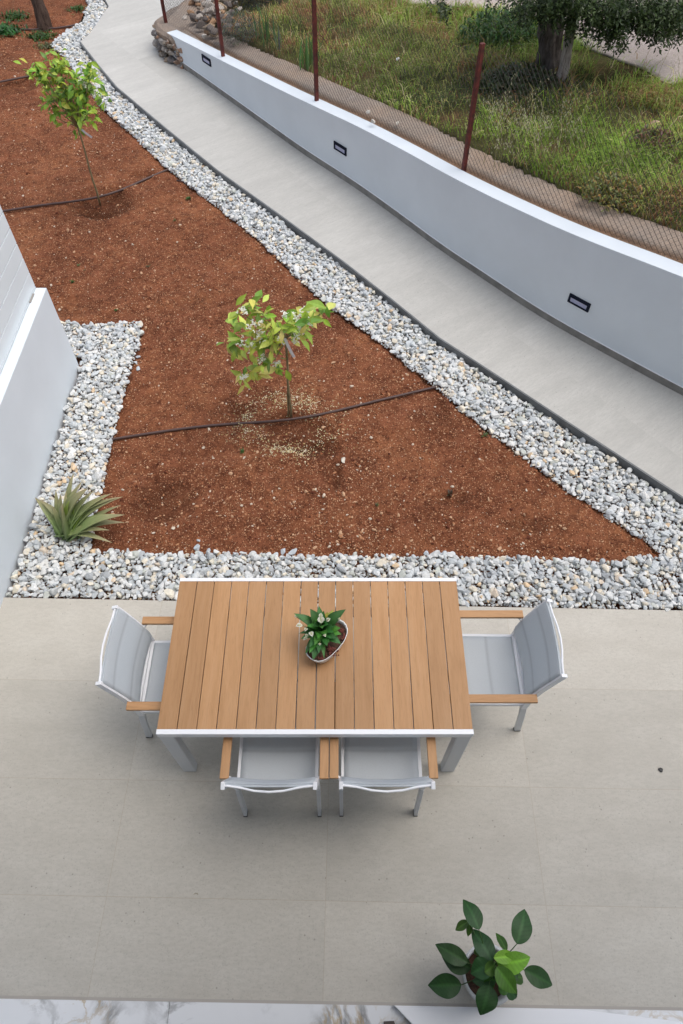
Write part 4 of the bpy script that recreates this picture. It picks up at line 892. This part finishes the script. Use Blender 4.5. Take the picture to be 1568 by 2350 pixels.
PLv = [(320, 510, .13, 95, 0), (570, 440, .16, 130, 0), (705, 395, .10, 90, 0), (930, 450, .10, 80, 2), (1115, 448, .13, 120, 0), (1035, 735, .07, 105, 1), (1045, 830, .06, 100, 1), (1040, 975, .04, 100, 0), (785, 1195, .03, 50, 1), (615, 1225, .035, 110, 0), (495, 1125, .03, 90, 0), (400, 815, .07, 60, 0),
       (640, 1000, .11, 90, 1), (830, 1010, .09, 100, 0), (900, 560, .15, 110, 0), (960, 700, .10, 90, 0), (450, 620, .12, 90, 0), (700, 640, .19, 100, 1), (560, 960, .08, 90, 0), (840, 480, .12, 80, 2), (820, 860, .14, 90, 1), (1000, 620, .08, 80, 0), (480, 560, .09, 90, 0), (640, 520, .14, 110, 1), (780, 470, .16, 100, 0), (980, 500, .10, 100, 1), (560, 1120, .06, 90, 1), (700, 1120, .06, 90, 0), (430, 900, .06, 80, 0), (900, 900, .10, 90, 0), (520, 700, .14, 90, 1), (850, 680, .17, 110, 0), (600, 700, .17, 100, 0), (760, 740, .18, 90, 1), (930, 800, .12, 100, 0), (690, 900, .13, 100, 1), (560, 1030, .09, 100, 0), (860, 960, .07, 90, 1), (470, 740, .10, 80, 0), (980, 900, .07, 90, 0), (780, 600, .18, 100, 0)]
for (tx, ty, dz, wd, ci) in PLv:
    tp_ = Vector(P(*z3(tx, ty), rimz + dz)); bs = cb_ + Vector(((tp_.x - cb_.x) * .12, (tp_.y - cb_.y) * .12, dz * .3)); col_ = (dkg, mdg, (.26, .30, .05))[ci]
    lf.tube([cb_ + Vector((0, 0, -.02)), bs], .0018, 5, mdg); leaf(lf, bs, tp_, wd / 5.227 * .7832 / F_ * 3.4 * 1.6, curl=.16, fold=.15, col=tuple(q * rm.uniform(.85, 1.2) for q in col_), mid=1.35, prof_=(.12, .6, .92, 1, .95, .75, .42, 0))
lf.build('leaves', M['glossy'], pot, smooth=True)
fl = MB()
for (x_, y_, dz, wd, L2, an) in [(400, 700, .13, 62, 120, 200), (735, 600, .20, 85, 120, 100), (590, 830, .14, 60, 120, 290), (505, 760, .12, 45, 80, 250), (495, 900, .08, 40, 90, 230), (850, 610, .15, 50, 80, 30), (795, 850, .16, 40, 60, 300), (718, 985, .13, 36, 45, 280), (350, 560, .12, 30, 60, 160), (1015, 600, .12, 32, 40, 60), (735, 540, .21, 50, 80, 80), (520, 850, .12, 40, 60, 20)]:
    c = Vector(P(*z3(x_, y_), rimz + dz)); a = R(an); L3 = L2 / 5.227 * .7832 / F_ * 3.35; d = Vector((math.cos(a), math.sin(a), .35)).normalized()
    fl.tube([cb_, c - d * L3 * .5], .0016, 5, (.20, .30, .10)); leaf(fl, c - d * L3 * .5, c + d * L3 * .5, wd / 5.227 * .7832 / F_ * 3.35 * 1.35, curl=.12, fold=.45, col=(.72, .74, .60), tipcol=(.80, .80, .74), prof_=(.2, .85, 1, .7, 0)); fl.tube([c - d * L3 * .3 + Vector((0, 0, .004)), c + d * L3 * .15 + Vector((0, 0, .012))], .0035, 6, (.68, .68, .42))
fl.build('flowers', M['petal'], pot)

# ---- potted plant near the door
def z1(x, y): return ((1200 + x / 3.136) * .7832, (2600 + y / 3.136) * .7832)
pz = .24; pc = Vector(P(1122, 2236, pz)); pt_ = empty('potted_plant', (pc.x, pc.y, 0), label='broad leaved green plant in a round white pot by the door sill', cat='potted plant')
mb = MB(); k = 40; rr_ = [(.075, .002), (.085, .01), (.105, .14), (.116, pz - .02), (.124, pz - .018), (.128, pz), (.112, pz + .001), (.109, pz - .02), (.100, pz - .09)]
vs = [(pc.x + q * math.cos(6.2832 * i / k), pc.y + q * math.sin(6.2832 * i / k), z_) for q, z_ in rr_ for i in range(k)]
fs = [(j * k + i, j * k + (i + 1) % k, (j + 1) * k + (i + 1) % k, (j + 1) * k + i) for j in range(len(rr_) - 1) for i in range(k)] + [tuple(range(k - 1, -1, -1))]
mb.add(vs, fs); mb.build('pot', M['pot_white'], pt_, smooth=True)
MB().prism([(pc.x + .0995 * math.cos(6.2832 * i / k), pc.y + .0995 * math.sin(6.2832 * i / k)) for i in range(k)], pz - .085, pz - .07).build('potting_soil', M['potsoil'], pt_)
rm = np.random.default_rng(14); mp_ = np.array([(pc.x + rm.normal(0, .035), pc.y + rm.normal(0, .035), pz - .066) for _ in range(60)])
link('bark_chips', rocks_mesh('bark_chips', mp_, rm.uniform(.008, .014, 60), np.ones((60, 3)), rm, I1), M['bark_mulch'], pt_, kind='stuff')
BL = [((640, 392), (497, 105), 165, .50, 0, .5), ((552, 320), (540, 458), 60, .44, 1, .3), ((545, 312), (420, 398), 80, .46, 1, .3), ((765, 690), (572, 372), 175, .44, 0, .4), ((535, 695), (235, 522), 150, .40, 0, .3), ((565, 745), (286, 612), 175, .35, 0, .3), ((478, 897), (166, 905), 185, .30, 0, .2),
      ((987, 522), (1066, 195), 185, .48, 0, .4), ((892, 585), (795, 414), 78, .36, 1, .3), ((1055, 757), (1325, 905), 160, .40, 0, .3), ((800, 690), (1125, 655), 185, .50, 3, .4), ((775, 650), (975, 630), 110, .53, 3, .4), ((735, 895), (655, 1182), 195, .42, 0, .3), ((750, 705), (560, 795), 170, .46, 0, .4),
      ((800, 730), (990, 985), 160, .50, 2, .4), ((800, 850), (575, 865), 120, .38, 0, .3), ((935, 835), (1050, 830), 120, .34, 1, .3), ((890, 920), (990, 1025), 110, .36, 0, .3), ((740, 700), (690, 830), 120, .43, 0, .3), ((860, 700), (870, 960), 120, .46, 2, .3), ((720, 640), (600, 700), 110, .40, 0, .2), ((820, 900), (930, 960), 100, .40, 1, .4), ((760, 820), (700, 950), 90, .38, 2, .5), ((640, 640), (600, 560), 60, .42, 1, .4), ((900, 760), (1010, 850), 90, .42, 0, .5), ((690, 780), (800, 690), 120, .47, 1, .5)]
lf = MB(); stm = MB(); pcs = [(.028, .085, .022), (.07, .16, .025), (.08, .21, .025), (.19, .36, .03)]
base = Vector((pc.x + .005, pc.y + .005, pz - .04))
for (b0, t0, wd, z_, ci, cu) in BL:
    bs = Vector(P(*z1(*b0), z_)); tp_ = Vector(P(*z1(*t0), z_ - .02 - .03 * rm.random())); dp = (CH - z_) / 1.19
    mid_ = base.lerp(bs, .55) + Vector((0, 0, .04)); stm.tube([base + vr(rm, .012), mid_, bs], [.003, .0025, .002], 6, (.07, .13, .035))
    cc = tuple(q * rm.uniform(.9, 1.15) for q in pcs[ci])
    bigleaf(lf, bs, tp_, wd / 3.136 * .7832 / F_ * dp * 1.06, (rm.normal(0, .2), rm.normal(0, .2), 1), .10 * cu + .05, .20, cc, .012, rm.uniform(0, 6))
lf.build('leaves', M['glossy'], pt_, smooth=True); stm.build('stems', M['leaf'], pt_, smooth=True)

# ---- drip hoses lying on the soil
def hose(pxs, rad, label):
    pts = [Vector(P(x, y, .0)) for x, y in pxs]; L = resample([tuple(p) for p in pts], .12); L[:, 2] = 0
    for _ in range(6): L[1:-1] = (L[:-2] + 2 * L[1:-1] + L[2:]) / 4
    zz_ = soil_z(L[:, 0], L[:, 1]); 
    for _ in range(25): zz_[1:-1] = (zz_[:-2] + 2 * zz_[1:-1] + zz_[2:]) / 4
    zz_ = np.maximum(zz_, -.025)
    MB().tube([(a, b, c + rad * .9) for (a, b, _), c in zip(L, zz_)], rad, 8).build('drip_hose', M['hose'], smooth=True, label=label, cat='hose', group='brown drip hoses across the soil')
hose([(215, 1012), (258, 1005), (340, 992), (440, 977), (520, 969), (590, 967), (660, 964), (740, 950), (830, 925), (920, 904), (1000, 886), (1030, 878)], .011, 'brown drip hose passing the foot of the blossoming citrus tree')
hose([(-60, 492), (8, 482), (60, 472), (110, 465), (170, 460), (226, 453), (290, 430), (340, 404), (385, 386), (420, 372)], .012, 'brown drip hose passing the foot of the taller lime green citrus tree')
hose([(-60, 196), (0, 186), (30, 179), (60, 172), (100, 166)], .013, 'short brown drip hose at the left edge below the leaning trunk')
hose([(-60, 58), (0, 63), (50, 66), (96, 66), (140, 62), (190, 52), (215, 42)], .013, 'thin brown drip hose past the foot of the leaning trunk')
hose([(405, 410), (430, 408), (455, 416), (462, 430)], .008, 'short half buried hose end beside the gravel edge')

# ---- small weeds on the soil
def weed(px, py, s_, col, lab, n=9):
    big = s_ > .09; s0_ = s_
    if big: s_ *= .5; n *= 5
    p = P(px, py, -.03); r = np.random.default_rng(int(px * 7 + py)); zc = float(soil_z(np.array([p[0]]), np.array([p[1]]))[0]); mb = MB()
    for j in range(n):
        a = r.uniform(0, 6.28); e = r.uniform(.2, 1.1); d = Vector((math.cos(a) * math.cos(e), math.sin(a) * math.cos(e), math.sin(e))); L_ = s_ * r.uniform(.6, 1.2); q = Vector((r.normal(0, s0_ * (.75 if big else .1)), r.normal(0, s0_ * (.6 if big else .1)), 0))
        leaf(mb, q, q + d * L_, L_ * .35, col=tuple(c * r.uniform(.7, 1.3) for c in col), prof_=(.2, 1, .8, 0))
    mb.build('weed', M['leaf'], loc=(p[0], p[1], zc), label=lab, cat='weed', **(dict(kind='stuff') if big else dict(group='small green weeds on the red soil')))
gcol = (.05, .11, .02); gc2 = (.12, .14, .05)
for (px, py, s_, c, lab, n) in [(557, 1037, .035, gcol, 'small green weed below left of the blossoming tree', 10), (1112, 1000, .04, gc2, 'olive weed on the soil beside the right gravel strip', 12), (268, 714, .028, gcol, 'tiny weed just above the left gravel corner', 8), (180, 610, .03, gc2, 'weed on the soil right of the slatted screen, upper one', 8), (166, 648, .035, gcol, 'weed on the soil right of the slatted screen, lower one', 9),
      (400, 506, .03, gc2, 'weed on open soil right of the far tree pit', 8), (340, 610, .03, gc2, 'weed in the middle of the upper soil', 8), (195, 1300 - 1000 + 320, .02, gc2, 'pale weed on the upper soil left of centre', 6), (10, 75, .17, (.04, .14, .03), 'dark green weed clump at the left edge under the leaning trunk', 60), (95, 85, .13, gcol, 'weed clump at the foot of the leaning trunk', 50), (30, 40, .14, gcol, 'weed clump left of the leaning trunk', 40), (180, 22, .10, gcol, 'green weed against the top gravel bend', 24), (110, 108, .10, gc2, 'faint weed patch beside the gravel corner at the upper left', 30), (865, 1160, .03, gc2, 'small weed on the lower middle soil', 8), (435, 457, .05, gcol, 'green tuft at the edge of the path gravel', 10), (1035, 1135, .045, (.10, .06, .035), 'dark dry weed on the lower soil', 9)]:
    weed(px, py, s_, c, lab, n)

# ================================================================ BEYOND THE FENCE
# olive tree
tb_ = Vector(G(1275, 182)); ol = empty('olive_tree', tuple(tb_), label='old olive tree with dark gnarled trunk in the grass at the top right', cat='tree')
tk = MB(); rt = np.random.default_rng(21)
def gnarl(pts, rad, n, col, ph, amp=.22):
    pts = [Vector(p) for p in pts]; vs = []; m_ = len(pts)
    for i, p in enumerate(pts):
        for k_ in range(n):
            th = 6.2832 * k_ / n; q = rad[i] * (1 + amp * math.sin(3 * th + ph + i * .25) + amp * .6 * math.sin(7 * th + ph * 2 - i * .3) + .08 * rt.normal()); vs.append(p + Vector((math.cos(th) * q, math.sin(th) * q, 0)))
    fs = [(i * n + k_, i * n + (k_ + 1) % n, (i + 1) * n + (k_ + 1) % n, (i + 1) * n + k_) for i in range(m_ - 1) for k_ in range(n)] + [tuple((m_ - 1) * n + k_ for k_ in range(n))]
    tk.add(vs, fs, col)
tb2 = Vector((tb_.x, tb_.y + .1, tb_.z))
q0 = Vector(G(1262, 172)); q0.y += .05; q1 = Vector(PY(1262, -40, q0.y + .12)); n_ = 16
gnarl([q0.lerp(q1, i / (n_ - 1)) - Vector((0, 0, .12 * (i == 0))) for i in range(n_)], [.155, .14, .13, .125, .12, .12, .12, .12, .118, .118, .116, .115, .113, .11, .11, .105], 30, (.17, .15, .145), 0)
q2 = Vector(G(1288, 192)); q3 = Vector(PY(1318, 10, q2.y + .02))
gnarl([q2.lerp(q3, i / 11) - Vector((0, 0, .12 * (i == 0))) for i in range(12)], [.075, .062, .055, .052, .05, .05, .05, .05, .05, .05, .048, .045], 18, (.62, .56, .53), 1.5, .12)
for j in range(9):
    a = rt.uniform(0, 6.28); top_ = q1 - Vector((0, 0, .1)); q = top_ + Vector((math.cos(a) * 1.0, math.sin(a) * .9, rt.uniform(.5, 1.2))); tk.tube([top_, top_.lerp(q, .5) + Vector((0, 0, .12)), q], [.07, .045, .015], 8, (.12, .105, .10))
tk.build('trunk', M['bark'], ol, smooth=True)
# crown: sprays of small leaves through the volume
sp_c = []; cc0 = tb2 + Vector((.55, .45, 1.8))
while len(sp_c) < 1500:
    d = vr(rt, 1).normalized(); q = rt.random() ** .4; p = cc0 + Vector((d.x * 1.75 * q, d.y * 1.5 * q, d.z * .85 * q))
    if p.z > 1.45 + .25 * math.sin(p.x * 3) and fbm(np.array([p.x + p.z]), np.array([p.y]), 1.6, 2, 5)[0] > .36: sp_c.append((p, Vector((rt.normal(0, .5), rt.normal(0, .5), -.5))))
def spray(px, py, Yd, n_, dx=0, sc1=26):
    for _ in range(int(n_ * (2.6 if sc1 == 26 else 1.3))): sp_c.append((Vector(PY(px + rt.normal(0, sc1), py + rt.normal(0, sc1 * .55), Yd + rt.normal(0, .12))), Vector((rt.normal(0, .4), rt.normal(0, .3), -1))))
for a in [(1240, 4, 8.1, 10), (1270, 14, 8.0, 12), (1300, 18, 7.95, 6), (1320, 14, 8.0, 8), (1325, 55, 7.8, 6, 0, 10), (1360, 35, 8.0, 20), (1390, 50, 8.0, 16), (1410, 72, 7.9, 7, 0, 9), (1425, 88, 7.9, 5, 0, 6), (1440, 40, 8.0, 22), (1480, 35, 8.1, 24), (1500, 60, 8.0, 14, 0, 16), (1530, 30, 8.2, 26), (1560, 45, 8.2, 20), (1540, 70, 8.2, 8, 0, 12), (1250, -15, 8.1, 20), (1330, -5, 8.1, 24), (1420, 5, 8.1, 30), (1500, 0, 8.2, 34), (1570, 5, 8.3, 34), (1285, -12, 7.9, 24), (1320, -5, 7.8, 16), (1370, 4, 7.9, 22), (1400, 12, 7.9, 20), (1460, 18, 8.0, 26), (1540, 15, 8.1, 26), (1230, 14, 7.9, 8),
          (1012, 2, 8.4, 5, 0, 9), (1025, 14, 8.4, 4, 0, 7), (1200, -2, 8.3, 6, 0, 11), (1215, 10, 8.3, 3, 0, 6), (1000, -8, 8.4, 6, 0, 12), (1190, -14, 8.3, 10)]: spray(*a)
LV = []; LC = []; oc = np.array([(.04, .065, .022), (.07, .11, .035), (.11, .16, .055), (.15, .18, .10), (.025, .04, .015)])
for p, dr_ in sp_c:
    L_ = rt.uniform(.10, .2); e_ = p + dr_.normalized() * L_; sh = oc[rt.choice(5, p=[.28, .3, .2, .1, .12])]
    for j in range(13):
        t = j / 13; b_ = p.lerp(e_, t); a = rt.uniform(0, 6.28); d = (dr_.normalized() * .6 + Vector((math.cos(a), math.sin(a), rt.normal(0, .5)))).normalized(); s_ = d.cross(Vector((rt.normal(), rt.normal(), 1))).normalized() * .0085; l_ = rt.uniform(.035, .06)
        LV += [b_, b_ + d * l_ * .5 + s_, b_ + d * l_, b_ + d * l_ * .5 - s_]; LC.append(sh * rt.uniform(.75, 1.3))
me = npmesh('crown', [tuple(v) for v in LV], np.arange(len(LV)), 4, np.repeat(np.array(LC), 4, 0)); link('crown', me, M['leaf'], ol)

def tuft(name, px, py, n_, h_, wd, col, lab, cat, mat='leaf', spread=.05, group=None, lean=.35):
    g0 = Vector(G(px, py)); r = np.random.default_rng(int(px + py * 3)); mb = MB()
    for j in range(n_):
        a = r.uniform(0, 6.28); d = Vector((math.cos(a) * lean * r.random(), math.sin(a) * lean * r.random(), 1)).normalized(); b_ = Vector((r.normal(0, spread), r.normal(0, spread), -.03)); L_ = h_ * r.uniform(.5, 1.1)
        leaf(mb, b_, b_ + d * L_, wd * r.uniform(.7, 1.2), up=(math.cos(a), math.sin(a), .2), curl=-.08, fold=.3, col=tuple(c * r.uniform(.7, 1.3) for c in col), prof_=(.7, 1, .9, .6, 0))
    return mb.build(name, M[mat], loc=tuple(g0), label=lab, cat=cat, group=group)
tuft('sword_leaf_plant', 607, 88, 16, .42, .022, (.10, .20, .06), 'upright sword leaved plant behind the fence, left of the pair', 'plant', group='sword leaved plants behind the fence', spread=.06)
tuft('sword_leaf_plant', 640, 118, 7, .36, .022, (.16, .22, .13), 'thin greyish sword leaved plant between two greener ones behind the fence', 'plant', group='sword leaved plants behind the fence', spread=.03)
tuft('sword_leaf_plant', 706, 150, 20, .40, .024, (.10, .24, .06), 'bright sword leaved plant left of the second red post', 'plant', group='sword leaved plants behind the fence', spread=.05)
def bush(name, px, py, n_, rx, rz, cols, lab, cat, lsz=.03, dz=0):
    g0 = Vector(G(px, py)); r = np.random.default_rng(int(px + py * 5)); mb = MB()
    for j in range(n_):
        d = vr(r, 1).normalized(); q = r.random() ** .4; p = Vector((d.x * rx * q, d.y * rx * q, abs(d.z) * rz * q + dz)); e = vr(r, 1).normalized(); e.z = abs(e.z); l_ = lsz * r.uniform(.6, 1.4); c = cols[r.integers(0, len(cols))]
        leaf(mb, p, p + e * l_, l_ * .3, col=tuple(k_ * r.uniform(.7, 1.3) for k_ in c), prof_=(.2, 1, .8, 0))
    return mb.build(name, M['leaf'], loc=tuple(g0), label=lab, cat=cat)
bush('shrub', 553, 88, 1500, .30, .30, [(.10, .12, .085), (.14, .15, .11), (.06, .075, .045)], 'grey green low shrub behind the fence beside the stone rubble', 'shrub')
bush('shrub', 600, 5, 2500, .55, .45, [(.012, .02, .010), (.02, .03, .015), (.03, .04, .02)], 'very dark bush at the top edge above the sword leaved plants', 'shrub', .05)
bush('shrub', 1150, 95, 2200, .55, .30, [(.06, .13, .03), (.09, .17, .035), (.04, .08, .02)], 'bright green leafy weeds left of the olive trunk', 'shrub', .06)
bush('shrub', 1205, 205, 2200, .50, .13, [(.05, .08, .03), (.09, .10, .04), (.035, .05, .02)], 'dark undergrowth at the foot of the olive trunk', 'shrub', .06)
bush('shrub', 1405, 448, 900, .30, .10, [(.28, .22, .05), (.20, .19, .05), (.12, .14, .04)], 'yellowing weeds at the grass edge on the right', 'shrub', .045)
bush('shrub', 1500, 340, 900, .28, .12, [(.20, .11, .055), (.14, .08, .045), (.10, .10, .03)], 'reddish dry weeds below the pale rock in the grass', 'shrub', .05)
# rubble heap
g0 = G(492, 50); rr_ = np.random.default_rng(9); pr_ = []; sz_ = []
for _ in range(170):
    p = G(rr_.normal(497, 24), rr_.normal(32, 26)); pr_.append((p[0], p[1], p[2] + rr_.uniform(0, .12))); sz_.append(rr_.uniform(.03, .085))
cols = np.array([(.22, .18, .14), (.32, .24, .16), (.38, .34, .30), (.14, .12, .11), (.32, .20, .12), (.45, .42, .38)])[rr_.integers(0, 6, len(pr_))]
rb = empty('rubble_heap', tuple(g0), label='heap of brown field stones behind the fence at the far end', cat='rubble')
link('rubble_stones', rocks_mesh('rubble_stones', np.array(pr_), np.array(sz_), cols, rr_, I1), M['clod'], rb, kind='stuff')
def gr(px, py, s_, col, lab, dz=.05, z_=None):
    p = np.array(G(px, py)) if z_ is None else np.array(P(px, py, z_)); p[2] += dz; link('rock', rocks_mesh('rock', np.zeros((1, 3)), np.array([s_]), np.array([col]), np.random.default_rng(int(px)), I2), M['gravel'], loc=tuple(p), label=lab, cat='rock', group='rocks in the rough ground')
gr(1503, 300, .085, (.62, .42, .27), 'pale orange rock in the grass at the right', .03); gr(912, 148, .03, (.7, .7, .7), 'small white stone in the grass between two red posts', .06)
for i, (px, py, s_, lab) in enumerate([(845, 256, .026, 'pale chip on the old wall, upper left of three'), (857, 278, .028, 'pale chip on the old wall, middle of three'), (912, 282, .026, 'pale chip on the old wall, right of three')]): gr(px, py, s_, (.62, .56, .48), lab, .0, .78)
# bent wire hoop
h0 = Vector(G(732, 112)); mb = MB(); mb.tube([(-.14 + .28 * t, 0, .17 * math.sin(math.pi * t) - .02) for t in np.linspace(0, 1, 14)], .005, 6); mb.build('wire_hoop', M['rust'], loc=tuple(h0), label='bent rusty wire hoop in the grass behind the second red post', cat='wire')
# dead leaf bits on the patio
for (px, py, s_, lab) in [(1517, 1767, .014, 'dark speck of dirt on the right side of the patio'), (451, 2052, .012, 'tiny curled twig on the patio left of centre')]:
    p = P(px, py, .004); mb = MB()
    if s_ > .013: mb.add([(math.cos(a) * s_ * (1 + .3 * math.sin(3 * a)), math.sin(a) * s_, .0) for a in np.linspace(0, 5.9, 9)] + [(math.cos(a) * s_ * .7, math.sin(a) * s_ * .7, .004) for a in np.linspace(0, 5.9, 9)], [tuple(range(9, 18))] + [(i, (i + 1) % 9, 9 + (i + 1) % 9, 9 + i) for i in range(9)])
    else: mb.tube([(-.014, -.002, .002), (-.006, .004, .002), (.004, .004, .002), (.009, -.004, .002)], .0012, 5)
    mb.build('debris', M['foot'] if s_ > .013 else M['stem'], loc=p, label=lab, cat='debris')
